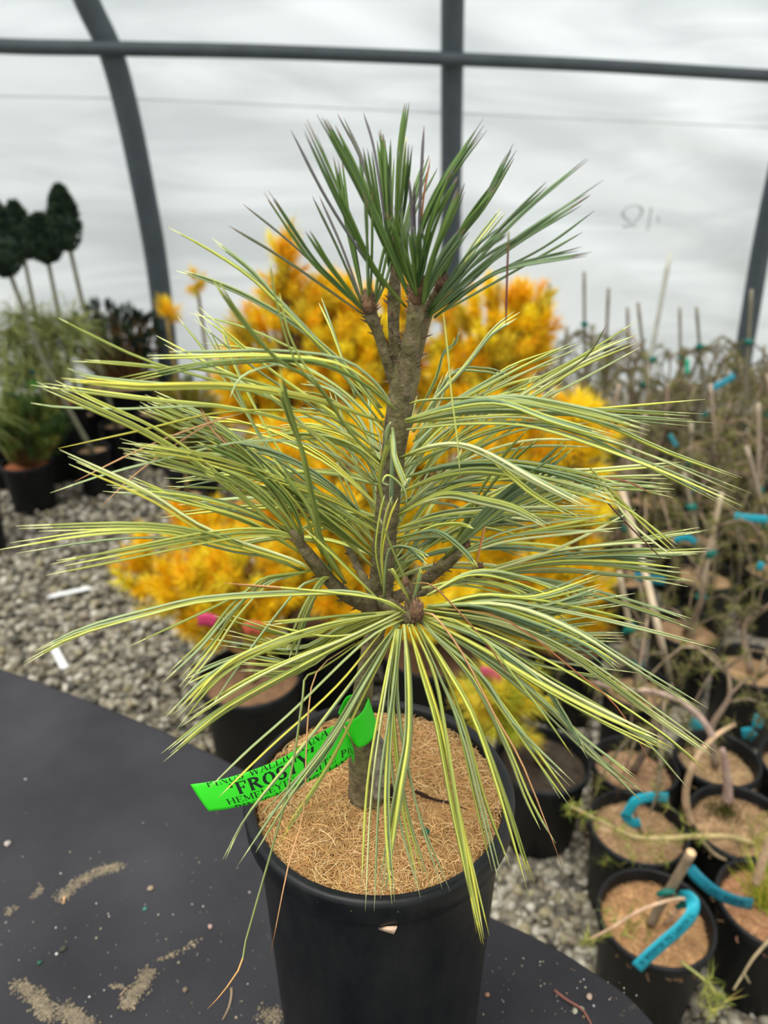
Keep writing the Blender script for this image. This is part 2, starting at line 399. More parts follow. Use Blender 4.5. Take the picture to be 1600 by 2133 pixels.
def fibres(mb, rng, n, R, z, col, ln=(.008, .022), rad=.00017, amp=.0022, seg=5, hole=None):
    for k in range(n):
        rr = R * math.sqrt(rng.random()); a = rng.uniform(0, 6.283); x, y = rr * math.cos(a), rr * math.sin(a)
        if hole and (x - hole[0]) ** 2 + (y - hole[1]) ** 2 < hole[2] ** 2: continue
        L = rng.uniform(*ln); th = rng.uniform(0, 6.283); cv = rng.uniform(-2.6, 2.6) / seg
        z0 = z + rng.uniform(-.0005, amp); hz = rng.uniform(-.0002, .0022); pts = []
        for i in range(seg):
            pts.append((x, y, z0 + math.sin(math.pi * i / (seg - 1)) * hz))
            x += math.cos(th) * L / seg; y += math.sin(th) * L / seg; th += cv
            if math.hypot(x, y) > R: x *= .985; y *= .985
        c = jit(rng, col[rng.randrange(len(col))], .2)
        mb.tube(pts, rad * rng.uniform(.7, 1.5), 3, c, cap=False)

# ------------------------------------------------------------------ THE PINE
RP = .085; YP = .368
rimc = Vector((-.003, YP, H - .363))
ZB = ZT + .0005
pine = empty('potted_pine', (rimc.x, rimc.y, ZB), 'small variegated white pine with drooping yellow-green needles in tall black pot on the cloth', 'potted plant')
PI_ = inv_of(pine)
m = MB(); m.lathe(pot_profile(RP, rimc.z - ZB, .0055, tall=True), 96, (rimc.x, rimc.y, ZB))
m.build('pot', M_pot, pine, inv=PI_)
rng = random.Random(11)
COIR = [s2l(*c) for c in [(218, 178, 122), (228, 190, 132), (202, 160, 104), (238, 206, 152), (212, 168, 112), (186, 142, 90)]]
m = MB(); coir_disc(m, RP - .0075, rimc.z - .008, rng, s2l(176, 134, 88), (rimc.x, rimc.y, 0))
disc = m.build('coir_disc', M_coir, pine, inv=PI_)
m = MB(); fibres(m, rng, 9500, RP - .009, 0, COIR)
m.v = [v + Vector((rimc.x, rimc.y, rimc.z - .008)) for v in [Vector(q) for q in m.v]]
m.build('coir_fibres', M_fib, disc, inv=PI_)
m = MB()                                  # dark cut slit in the disc
sl = crom([G(x, y, rimc.z - .0045) for x, y in [(865, 1648), (900, 1664), (935, 1672), (972, 1686)]], 8)
m.tube(sl, [.0011, .0016, .0012, .0010, .0012, .0009, .0006, .0003], 5, s2l(48, 32, 24), squash=.4)
m.build('slit', M_fib, disc, inv=PI_)
m = MB(); m.lathe([(0.0001, -.0022), (.0018, -.0014), (.0024, 0), (.0018, .0014), (.0001, .0022)], 12, G(887, 1733, rimc.z - .004), s2l(30, 110, 84))
m.build('fertilizer_bead', M_tag, disc, inv=PI_)

BARK = [s2l(104, 94, 66), s2l(96, 90, 56), s2l(114, 102, 80)]
def bark_tube(mb, pts, widths, Ys, n=14, m_=26, cols=BARK, seed=0, rough=.045):
    p3 = [P(x, y, Y) for (x, y), Y in zip(pts, Ys)]
    rd = [w / 2 / 1600 * depth(p) for w, p in zip(widths, p3)]
    q = crom(p3, m_); rr = [c.x for c in crom([Vector((r, 0, 0)) for r in rd], m_)]
    rg_ = random.Random(seed)
    rr = [r * (1 + rg_.uniform(-rough, rough)) for r in rr]
    mb.tube(q, rr, n, colf=lambda u, k: mixc(cols[(int(u * 9 + k * .35)) % len(cols)], cols[0], .4 + rg_.uniform(-.1, .1))); return q, rr
def scales(mb, q, rr, rg_, n, ln, col):    # leaf-scale stubs on bark
    for _ in range(n):
        i = rg_.randrange(1, len(q) - 1); t = (q[i + 1] - q[i]).normalized(); a = rg_.uniform(0, 6.28)
        o1 = t.orthogonal().normalized(); d = (o1 * math.cos(a) + t.cross(o1) * math.sin(a))
        p = q[i] + d * rr[i] * .9
        mb.blade(p, p + (d * .8 + t * rg_.uniform(.2, 1)).normalized() * ln * rg_.uniform(.5, 1.2), ln * .16, jit(rg_, col, .25))
BR = s2l(104, 82, 62)
m = MB()
q, rr = bark_tube(m, [(766, 1662), (763, 1610), (755, 1545), (753, 1480), (762, 1400), (783, 1310), (793, 1230), (802, 1120), (813, 1000), (824, 910), (836, 830), (846, 775), (855, 735)],
                  [80, 74, 54, 44, 38, 42, 52, 50, 50, 52, 56, 60, 42], [.366] * 5 + [.366, .366, .366, .366, .366, .366, .366, .366], n=20, m_=60, seed=1)
rg1 = random.Random(7); scales(m, q[22:], rr[22:], rg1, 90, .0035, BR)
trunk = m.build('trunk', M_bark, pine, inv=PI_)
m = MB(); bark_tube(m, [(790, 1652), (793, 1610), (790, 1560), (778, 1520)], [40, 42, 34, 12], [.358, .358, .360, .364], n=14, m_=14, cols=[s2l(126, 120, 104), s2l(104, 98, 84)], seed=2)
g_ = m.build('graft_union', M_bark, trunk, inv=PI_)
m = MB(); m.lathe([(.0001, .0002), (.007, .0004), (.0078, -.001)], 20, G(815, 1652, rimc.z - .005), s2l(30, 22, 18)); m.build('planting_hole', M_fib, disc, inv=PI_)

branches = {}
def branch(key, pts, w, Ys, seed, bud=None, sc=26, label=None):
    mb = MB(); q, rr = bark_tube(mb, pts, w, Ys, seed=seed); r_ = random.Random(seed + 50); scales(mb, q, rr, r_, sc, .0045, BR)
    o = mb.build('branch', M_bark, pine, inv=PI_)
    if bud:
        bb = MB(); c = P(*bud[:3]); R = bud[3]
        for k in range(90):
            th = r_.uniform(0, 6.28); hh = r_.uniform(-1, 1); d = Vector((math.cos(th), math.sin(th), 0)) * math.sqrt(1 - hh * hh * .8) * .6 + Vector((0, 0, hh))
            p = c + Vector((d.x * R * .8, d.y * R * .8, d.z * R)); bb.blade(p, p + (d + Vector((0, 0, .9))).normalized() * R * .7, R * .14, jit(r_, [BR, s2l(140, 105, 75), s2l(100, 85, 70)][k % 3], .3))
        bb.tube([c - Vector((0, 0, R)), c, c + Vector((0, 0, R * .8)), c + Vector((0, 0, R * 1.3))], [R * .6, R * .75, R * .55, R * .1], 10, s2l(105, 78, 56))
        bb.build('bud', M_bark, o, inv=PI_)
    branches[key] = o; return o
branch('S1', [(822, 800), (808, 760), (790, 700), (772, 655), (766, 630)], [22, 22, 21, 28, 16], [.366, .364, .362, .360, .359], 3, (768, 632, .359, .0045))
branch('S2', [(838, 790), (826, 740), (820, 680), (821, 620), (823, 560), (824, 500)], [26, 26, 25, 28, 20, 12], [.368, .369, .370, .371, .371, .371], 4, (824, 522, .371, .004))
branch('S3', [(845, 800), (852, 740), (862, 680), (868, 635), (870, 605)], [40, 38, 35, 38, 26], [.364, .361, .358, .356, .355], 5, (870, 605, .355, .006))
branch('S4', [(858, 770), (872, 720), (892, 650), (908, 615), (920, 590)], [30, 25, 22, 22, 14], [.368, .368, .367, .366, .365], 6, (920, 592, .365, .0045))
branch('BL', [(775, 1262), (735, 1248), (700, 1222), (665, 1185), (635, 1145), (608, 1105)], [40, 30, 28, 30, 24, 12], [.362, .352, .345, .338, .332, .328], 8, None)
branch('BR', [(800, 1258), (840, 1238), (890, 1205), (930, 1172), (968, 1142)], [34, 26, 26, 28, 18], [.368, .366, .364, .362, .360], 9, (972, 1138, .36, .003))
branch('BF', [(798, 1252), (825, 1270), (850, 1286), (868, 1280)], [34, 30, 34, 30], [.360, .335, .315, .305], 10, (868, 1272, .303, .0045), sc=40)
branch('BF2', [(852, 1280), (850, 1240), (846, 1212)], [18, 14, 8], [.318, .318, .32], 12, (846, 1215, .32, .0025))
branch('BB', [(775, 1235), (745, 1180), (715, 1120), (690, 1075)], [18, 15, 13, 8], [.375, .395, .415, .43], 13, (700, 1085, .425, .003))
branch('BB2', [(805, 1240), (880, 1235), (960, 1205), (1000, 1188)], [18, 15, 13, 12], [.375, .385, .395, .40], 14, (998, 1188, .40, .004))

LIME = s2l(196, 202, 94); YEL = s2l(218, 210, 84); OLV = s2l(140, 150, 72); BLU = s2l(150, 166, 116); PAL = s2l(212, 216, 152)
GRN = s2l(94, 120, 58); DGR = s2l(72, 98, 52); BGR = s2l(112, 134, 96); PUR = s2l(108, 98, 108); BRN = s2l(166, 104, 58); MAR = s2l(110, 62, 58)
# style: (outer face, inner face a, inner face b, tip colour)
STY = {'L': [(LIME, OLV, BLU, PAL), (LIME, BLU, PAL, PAL), (YEL, OLV, LIME, PAL), (PAL, LIME, BLU, PAL)],
       'Y': [(YEL, LIME, OLV, YEL), (YEL, YEL, LIME, PAL)],
       'O': [(OLV, s2l(98, 118, 50), BGR, LIME), (s2l(140, 146, 60), OLV, BGR, LIME)],
       'B': [(BLU, LIME, BGR, PAL), (s2l(150, 168, 110), BLU, BGR, PAL), (BGR, BLU, LIME, PAL)],
       'G': [(GRN, DGR, BGR, PUR), (DGR, GRN, BGR, PUR), (s2l(88, 116, 50), GRN, BGR, MAR)],
       'P': [(s2l(84, 98, 72), PUR, BGR, PUR), (PUR, s2l(96, 100, 70), BGR, MAR)],
       'N': [(BRN, s2l(196, 150, 104), s2l(136, 84, 52), BRN)],
       'M': [(MAR, GRN, MAR, MAR)],
       'T': [(LIME, OLV, BLU, BRN)]}
clusters = {}
nr = random.Random(77)
def needle(mb, p3, rad, st, m_=16):
    q = crom(p3, m_)
    rr = [rad * (.72 + .28 * min(1, i / (m_ * .2))) for i in range(m_)]
    rr[-1] = rad * .12; rr[-2] = rad * .55; rr[-3] = rad * .82
    k0 = nr.uniform(.85, 1.12)
    f3 = [mul(st[0], k0), mul(st[1], k0), mul(st[2], k0)]; tip = st[3]
    base = mixc(st[0], OLV if st[3] != PUR else GRN, .6)
    def cf(u, k):
        c = f3[k]
        if u < .22: c = mixc(base, c, u / .22)
        if u > .93: c = mixc(c, tip, .7)
        if st is STY['T'][0] and u > .72: c = mixc(s2l(206, 160, 96), BRN, (u - .72) / .28)
        return c
    mb.tube(q, rr, 3, colf=cf, phase=nr.uniform(0, 2.1))
def fas(key, style, n, pts, y0, y1, sp=7, w=6.0, ymid=None):
    """pts from base to tip in picture units, y0/y1 forward distance of base and tip"""
    mb = clusters.setdefault(key, MB())
    m_ = len(pts); L = sum(math.hypot(pts[i + 1][0] - pts[i][0], pts[i + 1][1] - pts[i][1]) for i in range(m_ - 1))
    dx, dy = pts[-1][0] - pts[-2][0], pts[-1][1] - pts[-2][1]; dl = math.hypot(dx, dy) or 1; nx_, ny_ = -dy / dl, dx / dl
    for j in range(n):
        off = (j - (n - 1) / 2) * (sp / max(1, (n - 1) / 2) if n > 1 else 0) + nr.gauss(0, sp * .25)
        al = nr.uniform(-.07, .03) * L if n > 1 else 0
        bow = nr.gauss(0, sp * .35) if n > 1 else 0; dyy = nr.gauss(0, .006); p3 = []
        for i, (x, y) in enumerate(pts):
            u = i / (m_ - 1); u2 = u ** 1.3
            Y = y0 + (y1 - y0) * u + dyy * u + ((ymid or 0) * math.sin(math.pi * u))
            X = x + nx_ * (off * u2 + bow * math.sin(math.pi * u)) + dx / dl * al * u2
            YY = y + ny_ * (off * u2 + bow * math.sin(math.pi * u)) + dy / dl * al * u2
            p3.append(P(X + nr.uniform(-1.5, 1.5), YY, Y))
        z = depth(p3[len(p3) // 2]); needle(mb, p3, w * 1.13 / 2 / 1600 * z * nr.uniform(.85, 1.15), nr.choice(STY[style]))
R = lambda *a: [(a[i], a[i + 1]) for i in range(0, len(a), 2)]
F_ = fas
# --- top tuft
A = .36
F_('S1', 'G', 5, R(764, 652, 700, 590, 645, 530, 556, 400), A, .35, 8)
F_('S1', 'P', 1, R(762, 655, 614, 515, 505, 426), A, .35, w=5); F_('S1', 'P', 1, R(757, 655, 600, 545, 475, 471), A, .35, w=5)
F_('S1', 'P', 2, R(762, 648, 706, 515, 654, 400), A, .37, 9, 5); F_('S1', 'G', 4, R(761, 642, 728, 480, 700, 325), A, .37, 10)
F_('S1', 'G', 3, R(779, 644, 800, 570, 826, 440), A, .37, 10); F_('S1', 'G', 2, R(760, 645, 690, 560, 640, 480), A, .33, 8)
F_('S1', 'G', 3, R(768, 640, 772, 540, 765, 400), A, .34, 12)
F_('S3', 'G', 5, R(845, 640, 780, 560, 720, 440, 636, 262), .357, .34, 11); F_('S3', 'G', 6, R(858, 630, 800, 500, 738, 363, 672, 242), .357, .345, 9, 7.5)
F_('S2', 'P', 1, R(800, 600, 690, 430, 606, 270), .36, .35); F_('S2', 'P', 2, R(815, 565, 760, 346, 703, 226), .371, .38, 6, 5)
F_('S2', 'P', 1, R(815, 560, 782, 330, 757, 234), .371, .38); F_('S2', 'G', 7, R(816, 565, 806, 400, 795, 275), .371, .38, 13, 7)
F_('S2', 'G', 3, R(812, 560, 785, 430, 765, 307), .371, .36, 8); F_('S2', 'G', 3, R(822, 560, 815, 430, 814, 312), .371, .39, 9)
F_('S2', 'G', 3, R(822, 520, 832, 330, 847, 220), .371, .37, 5); F_('S2', 'Y', 1, R(824, 560, 838, 400, 846, 284), .371, .36)
F_('S2', 'G', 5, R(822, 540, 840, 430, 850, 300), .371, .35, 12); F_('S2', 'G', 6, R(820, 560, 770, 420, 742, 330), .371, .40, 16, 5)
F_('S2', 'G', 4, R(826, 560, 860, 430, 900, 330), .371, .4, 12)
F_('S3', 'P', 1, R(870, 570, 878, 386, 889, 262), .356, .36); F_('S3', 'N', 1, R(872, 590, 880, 430, 898, 329), .356, .36, w=5)
F_('S3', 'P', 2, R(868, 600, 858, 450, 858, 374), .356, .34, 5); F_('S3', 'G', 6, R(866, 615, 872, 500, 915, 395, 1010, 256), .356, .35, 10)
F_('S3', 'G', 7, R(872, 610, 895, 470, 948, 352), .356, .34, 15); F_('S3', 'G', 6, R(880, 635, 900, 550, 965, 385), .352, .33, 9, 7)
F_('S3', 'G', 7, R(870, 620, 845, 540, 815, 430), .352, .32, 22, 6); F_('S3', 'G', 8, R(868, 605, 868, 540, 870, 470), .352, .34, 22, 6)
F_('S4', 'G', 6, R(917, 594, 955, 500, 1010, 420, 1073, 305), .365, .37, 8, 7); F_('S4', 'G', 5, R(900, 620, 960, 480, 1042, 372), .365, .36, 8)
F_('S4', 'G', 7, R(880, 640, 915, 560, 965, 480), .355, .33, 10, 8); F_('S4', 'L', 3, R(940, 600, 985, 520, 1052, 430), .37, .40, 8, 5)
F_('S4', 'P', 2, R(893, 655, 980, 560, 1086, 447, 1215, 336), .36, .34, 8); F_('S4', 'P', 2, R(890, 650, 1035, 481, 1149, 374), .36, .345, 7)
F_('S4', 'G', 1, R(893, 660, 980, 590, 1075, 504, 1260, 376), .36, .34); F_('S4', 'G', 5, R(893, 660, 990, 570, 1103, 487, 1225, 412), .36, .34, 7)
F_('S4', 'G', 1, R(893, 660, 1000, 585, 1130, 515, 1238, 437), .36, .35); F_('S4', 'G', 1, R(905, 660, 1080, 560, 1214, 484), .36, .36, w=5)
F_('S4', 'G', 2, R(905, 660, 1047, 560, 1222, 514), .36, .35, 5); F_('S4', 'G', 3, R(905, 662, 1000, 590, 1086, 554, 1246, 527), .36, .35, 4)
F_('S4', 'G', 5, R(893, 645, 980, 540, 1060, 480), .36, .33, 16); F_('HANG', 'M', 1, R(1060, 482, 1056, 580, 1055, 676), .33, .335, w=4.5)
# --- left trunk needles
F_('TL', 'L', 2, R(800, 870, 740, 790, 640, 690, 540, 590, 450, 528, 362, 482), .36, .36, 5); F_('TL', 'B', 2, R(795, 850, 730, 770, 620, 680, 520, 620, 437, 584, 360, 560), .36, .36, 5)
F_('TL', 'B', 2, R(800, 890, 700, 760, 610, 660, 520, 560, 434, 492), .36, .35, 4); F_('TL', 'O', 1, R(660, 806, 612, 745, 580, 640, 563, 537), .31, .31)
F_('TL', 'O', 1, R(665, 800, 630, 751, 600, 690, 582, 610), .31, .31); F_('TL', 'O', 3, R(795, 964, 730, 900, 660, 800, 575, 745, 500, 660, 445, 582), .355, .31, 6, 7)
F_('TL', 'B', 2, R(740, 830, 694, 692, 668, 626), .39, .42, 6, 5); F_('TL', 'L', 1, R(790, 850, 700, 772, 609, 727, 513, 686, 393, 655), .37, .38)
F_('TL', 'L', 2, R(780, 1010, 678, 930, 558, 823, 420, 755, 317, 700), .36, .36, 6); F_('TL', 'B', 3, R(822, 853, 780, 800, 700, 750, 560, 735, 420, 738, 320, 740), .35, .32, 6)
F_('TL', 'O', 3, R(822, 853, 770, 810, 680, 765, 580, 752, 420, 760, 245, 793), .35, .31, 6); F_('TL', 'L', 1, R(822, 853, 740, 790, 640, 755, 560, 762, 500, 785, 476, 828), .35, .31)
F_('TL', 'Y', 6, R(792, 878, 660, 833, 480, 803, 280, 803, 134, 788), .355, .31, 7, 7); F_('TL', 'L', 1, R(792, 878, 640, 830, 420, 808, 200, 788, 138, 770), .355, .31)
F_('TL', 'L', 2, R(800, 880, 690, 845, 575, 810, 437, 772, 328, 765, 234, 756, 150, 750), .36, .33, 4); F_('TL', 'L', 1, R(775, 940, 650, 870, 520, 815, 320, 757, 187, 697, 122, 662), .36, .32)
F_('BL', 'L', 3, R(632, 1150, 520, 1050, 400, 960, 290, 895, 187, 847, 78, 798), .332, .32, 6); F_('BL', 'L', 2, R(640, 1160, 540, 1065, 420, 960, 312, 887, 187, 831, 92, 786), .335, .32, 6)
F_('TL', 'L', 2, R(782, 1005, 700, 930, 609, 878, 472, 847, 344, 834, 219, 819, 80, 800), .36, .32, 6); F_('TL', 'L', 1, R(788, 909, 644, 856, 506, 858, 437, 845, 266, 851, 125, 847, 63, 837), .36, .32)
F_('TL', 'Y', 1, R(790, 920, 705, 871, 575, 854, 440, 862, 300, 895, 121, 935), .36, .32); F_('BL', 'L', 4, R(645, 1190, 612, 1170, 437, 1110, 306, 1030, 135, 950), .335, .31, 9)
F_('TL', 'B', 1, R(785, 1005, 690, 945, 610, 920, 506, 920, 420, 937, 230, 985, 104, 1026), .355, .31); F_('TL', 'L', 6, R(785, 1090, 700, 1045, 609, 1012, 472, 968, 370, 945, 250, 928), .355, .32, 14)
F_('TL', 'L', 6, R(778, 1150, 700, 1080, 580, 1030, 430, 985, 250, 935), .36, .33, 14); F_('BL', 'B', 4, R(690, 1190, 600, 1110, 500, 1065, 380, 1035, 208, 1016), .34, .33, 9)
F_('BL', 'L', 3, R(625, 1188, 530, 1150, 437, 1115, 300, 1096, 50, 1100), .335, .31, 7); F_('BL', 'B', 3, R(632, 1190, 560, 1160, 480, 1145, 350, 1115, 200, 1118, 12, 1145), .335, .31, 10)
F_('BL', 'L', 4, R(655, 1130, 560, 1108, 437, 1118, 262, 1152, 108, 1182), .335, .31, 12); F_('BF', 'L', 4, R(840, 1275, 760, 1238, 656, 1233, 437, 1246, 306, 1276, 153, 1322, 45, 1378), .315, .30, 12)
F_('BL', 'L', 5, R(649, 1189, 590, 1200, 542, 1217, 480, 1280, 430, 1350, 360, 1428), .335, .30, 26); F_('BL', 'L', 1, R(649, 1189, 542, 1217, 437, 1268, 268, 1344), .335, .31)
F_('BL', 'B', 1, R(683, 1200, 650, 1210, 621, 1227, 549, 1313, 490, 1395, 436, 1478), .34, .30); F_('BL', 'L', 4, R(688, 1202, 672, 1210, 645, 1262, 620, 1320, 602, 1372), .34, .31, 12)
F_('BF', 'L', 4, R(840, 1280, 720, 1340, 600, 1405, 463, 1482, 343, 1575), .31, .295, 9); F_('BF', 'L', 7, R(830, 1275, 690, 1305, 560, 1350, 456, 1405, 362, 1498), .315, .30, 16)
F_('BF', 'B', 3, R(825, 1275, 690, 1300, 570, 1345, 460, 1385, 394, 1413), .32, .31, 8); F_('BF', 'L', 3, R(835, 1275, 720, 1330, 600, 1380, 500, 1430, 385, 1503), .31, .29, 7)
F_('BF', 'T', 2, R(855, 1283, 790, 1248, 620, 1228, 473, 1217), .31, .30, 3); F_('BF', 'L', 1, R(845, 1290, 700, 1325, 549, 1299), .31, .30); F_('BF', 'L', 2, R(820, 1275, 700, 1280, 550, 1300), .32, .31)
F_('BF', 'L', 1, R(840, 1290, 760, 1335, 614, 1477, 520, 1560, 436, 1640), .31, .285); F_('BF', 'Y', 1, R(800, 1310, 700, 1430, 560, 1560, 455, 1662), .31, .285)
F_('BF', 'L', 2, R(830, 1295, 740, 1410, 640, 1540, 520, 1690, 470, 1784), .31, .27, 4); F_('BF', 'B', 3, R(832, 1298, 760, 1420, 690, 1540, 600, 1660, 508, 1802), .31, .272, 7)
F_('BF', 'Y', 2, R(832, 1300, 760, 1440, 680, 1600, 586, 1744), .31, .285, 4); F_('BF', 'B', 3, R(828, 1296, 750, 1430, 660, 1580, 552, 1700), .31, .29, 9)
F_('BF', 'T', 1, R(760, 1330, 670, 1392, 638, 1410, 630, 1450, 600, 1640, 557, 1797, 512, 1960, 500, 2010, 465, 2065, 431, 2101), .315, .245, w=5)
F_('BF', 'N', 1, R(740, 1340, 660, 1400, 640, 1520, 634, 1687, 601, 1806, 563, 1996), .315, .25, w=4)
F_('BF', 'L', 2, R(825, 1310, 800, 1450, 770, 1650, 758, 1884), .308, .272, 6); F_('BF', 'B', 1, R(833, 1310, 815, 1450, 790, 1640, 781, 1898), .308, .27)
F_('BF', 'L', 7, R(842, 1300, 850, 1400, 850, 1537, 830, 1655, 796, 1860), .308, .272, 12, 7); F_('BF', 'B', 2, R(838, 1310, 815, 1500, 808, 1700, 820, 1903), .308, .27, 7)
F_('BF', 'L', 6, R(830, 1310, 822, 1470, 850, 1678, 900, 1855), .308, .278, 34, 5); F_('BF', 'Y', 4, R(850, 1300, 882, 1400, 918, 1520, 950, 1680, 985, 1840, 1014, 1988), .305, .25, 12, 7)
F_('BF', 'Y', 2, R(858, 1300, 905, 1410, 930, 1540, 955, 1700, 1000, 1990), .305, .25, 6, 7)
F_('BF', 'L', 3, R(868, 1300, 920, 1420, 960, 1520, 1000, 1680, 1042, 1845), .305, .275, 9); F_('BF', 'Y', 3, R(868, 1295, 930, 1390, 987, 1494, 1045, 1650, 1110, 1855), .305, .272, 9, 7)
F_('BF', 'B', 2, R(868, 1295, 925, 1400, 975, 1530, 1015, 1680, 1066, 1826), .305, .275, 7)
F_('BF', 'N', 1, R(870, 1290, 900, 1280, 960, 1360, 1030, 1490, 1090, 1600, 1172, 1814), .305, .28, w=5); F_('BF', 'L', 3, R(870, 1290, 980, 1410, 1060, 1560, 1110, 1680, 1152, 1757), .305, .285, 8)
F_('BF', 'B', 3, R(870, 1290, 970, 1370, 1050, 1480, 1120, 1580, 1184, 1674), .305, .295, 12); F_('BF', 'L', 2, R(880, 1290, 912, 1331, 1006, 1412, 1069, 1509, 1192, 1632), .305, .30, 7)
F_('BF', 'Y', 1, R(880, 1290, 940, 1290, 1015, 1340, 1069, 1409, 1131, 1487, 1191, 1577), .305, .29); F_('BF', 'B', 2, R(880, 1285, 1006, 1337, 1131, 1431, 1178, 1494, 1240, 1600), .305, .295, 5)
F_('BF', 'L', 7, R(875, 1290, 1000, 1360, 1120, 1450, 1230, 1560, 1340, 1655), .305, .31, 18); F_('BF', 'L', 6, R(875, 1280, 1010, 1330, 1150, 1420, 1290, 1500, 1405, 1565), .305, .31, 11)
F_('BF', 'Y', 4, R(875, 1285, 1000, 1350, 1130, 1430, 1260, 1500, 1390, 1560), .305, .30, 11)
F_('BF', 'L', 1, R(880, 1290, 1040, 1370, 1200, 1460, 1330, 1530, 1436, 1646), .305, .32); F_('BF', 'Y', 2, R(880, 1275, 1050, 1330, 1220, 1420, 1370, 1520, 1470, 1604), .305, .32, 5)
F_('BF', 'L', 5, R(880, 1270, 1050, 1300, 1200, 1370, 1370, 1490, 1496, 1578), .308, .33, 8); F_('BF', 'O', 4, R(900, 1262, 1040, 1290, 1180, 1360, 1280, 1430, 1362, 1495), .31, .33, 6)
F_('BF', 'L', 3, R(890, 1265, 1050, 1260, 1190, 1310, 1320, 1390, 1466, 1477), .31, .33, 8); F_('BF', 'N', 1, R(890, 1265, 1050, 1290, 1200, 1400, 1290, 1480, 1370, 1620), .31, .31, w=4)
F_('BF', 'L', 2, R(885, 1270, 1030, 1250, 1150, 1268, 1300, 1300, 1497, 1350), .31, .34, 3); F_('BF', 'B', 2, R(885, 1270, 1000, 1245, 1150, 1255, 1341, 1296), .31, .34, 5)
F_('BR', 'L', 4, R(985, 1200, 1100, 1205, 1200, 1225, 1330, 1262, 1437, 1300), .40, .39, 8); F_('BF', 'B', 5, R(890, 1262, 1000, 1262, 1120, 1300, 1230, 1350, 1300, 1400), .31, .33, 16)
F_('BF', 'L', 5, R(890, 1240, 980, 1200, 1080, 1215, 1220, 1270), .32, .34, 18); F_('BF', 'L', 6, R(880, 1225, 980, 1210, 1090, 1235, 1195, 1300), .33, .34, 18)
F_('BR', 'L', 4, R(1000, 1190, 1150, 1150, 1300, 1130, 1465, 1103), .40, .38, 5); F_('BR', 'L', 3, R(1000, 1190, 1150, 1155, 1300, 1140, 1395, 1138), .40, .38, 8)
F_('BR', 'L', 5, R(1000, 1195, 1150, 1165, 1300, 1155, 1465, 1150), .40, .38, 7); F_('BR', 'B', 3, R(1000, 1195, 1150, 1170, 1280, 1160, 1392, 1172), .40, .38, 8)
F_('BR', 'L', 6, R(990, 1200, 1150, 1178, 1300, 1185, 1438, 1203), .40, .38, 17); F_('BR', 'L', 1, R(1000, 1192, 1033, 1186, 1164, 1142, 1326, 1062), .40, .38)
F_('TR', 'B', 1, R(1225, 985, 1284, 1045, 1340, 1085, 1410, 1148), .35, .34); F_('TR', 'L', 3, R(1230, 975, 1284, 1040, 1335, 1092, 1402, 1145), .36, .35, 12, 5); F_('TR', 'M', 1, R(1240, 1020, 1310, 1095, 1386, 1172), .36, .35, w=4)
# --- right trunk needles
F_('TR', 'L', 4, R(837, 952, 895, 930, 957, 925, 1020, 945, 1120, 1000, 1240, 1060), .355, .31, 9, 7); F_('TR', 'L', 2, R(837, 952, 957, 926, 1015, 952, 1110, 1030, 1202, 1080), .355, .31, 6)
F_('TR', 'L', 6, R(846, 875, 940, 846, 1060, 830, 1200, 855, 1352, 898), .355, .33, 13, 7); F_('TR', 'B', 4, R(846, 877, 940, 848, 1040, 838, 1150, 876, 1300, 920), .355, .32, 7, 7)
F_('TR', 'L', 2, R(855, 840, 900, 832, 1060, 832, 1250, 880, 1400, 945, 1550, 1000), .36, .34, 5); F_('TR', 'L', 4, R(848, 895, 960, 878, 1090, 875, 1200, 900, 1370, 960, 1544, 1034), .355, .33, 14)
F_('TR', 'B', 2, R(840, 975, 930, 935, 1060, 890, 1180, 893, 1330, 960, 1535, 1062), .355, .33, 6); F_('TR', 'Y', 1, R(846, 880, 1000, 868, 1200, 855, 1469, 832), .36, .36)
F_('TR', 'L', 5, R(846, 880, 1000, 855, 1200, 860, 1478, 878), .36, .36, 11); F_('TR', 'B', 7, R(844, 994, 940, 972, 1060, 970, 1180, 990, 1294, 1020), .355, .33, 14, 7)
F_('TR', 'L', 7, R(837, 1025, 923, 990, 1026, 980, 1164, 1008, 1284, 1045), .355, .32, 10, 7); F_('TR', 'L', 4, R(830, 1073, 890, 1042, 940, 1031, 999, 1042, 1078, 1062, 1146, 1097), .352, .315, 7, 7)
F_('TR', 'L', 6, R(829, 1100, 930, 1070, 1080, 1062, 1258, 1070), .36, .36, 17); F_('TR', 'O', 4, R(827, 1121, 889, 1107, 923, 1112, 964, 1145, 992, 1181), .35, .30, 6)
F_('TR', 'B', 2, R(820, 1141, 854, 1140, 889, 1176), .35, .31, 5); F_('TR', 'L', 2, R(830, 1130, 900, 1100, 950, 1093, 983, 1098), .35, .32, 4)
F_('BR', 'O', 5, R(923, 1165, 1026, 1055, 1110, 990, 1184, 932), .36, .34, 14, 7); F_('BR', 'B', 4, R(940, 1150, 1040, 1060, 1110, 1020, 1200, 990), .36, .34, 12, 7)
F_('BR', 'L', 5, R(935, 1165, 1050, 1120, 1180, 1100, 1290, 1090), .36, .35, 18); F_('BR', 'O', 4, R(930, 1168, 990, 1050, 1050, 960, 1100, 900), .365, .37, 18)
F_('TR', 'L', 3, R(900, 1110, 1100, 1000, 1250, 985, 1404, 974), .38, .38, 12); F_('TR', 'L', 5, R(920, 1130, 1080, 1060, 1250, 1010, 1412, 1020), .38, .38, 16)
F_('TR', 'L', 3, R(900, 1090, 1080, 1010, 1230, 1000, 1395, 998), .38, .38, 14); F_('TR', 'N', 1, R(1060, 960, 1200, 990, 1300, 1000, 1362, 1028), .36, .36, w=4)
F_('TK', 'L', 1, R(860, 960, 992, 856, 1112, 791, 1215, 736, 1329, 665), .39, .42, w=6); F_('TK', 'L', 2, R(870, 1000, 960, 910, 1095, 822, 1232, 739, 1326, 695), .39, .42, 7, 6)
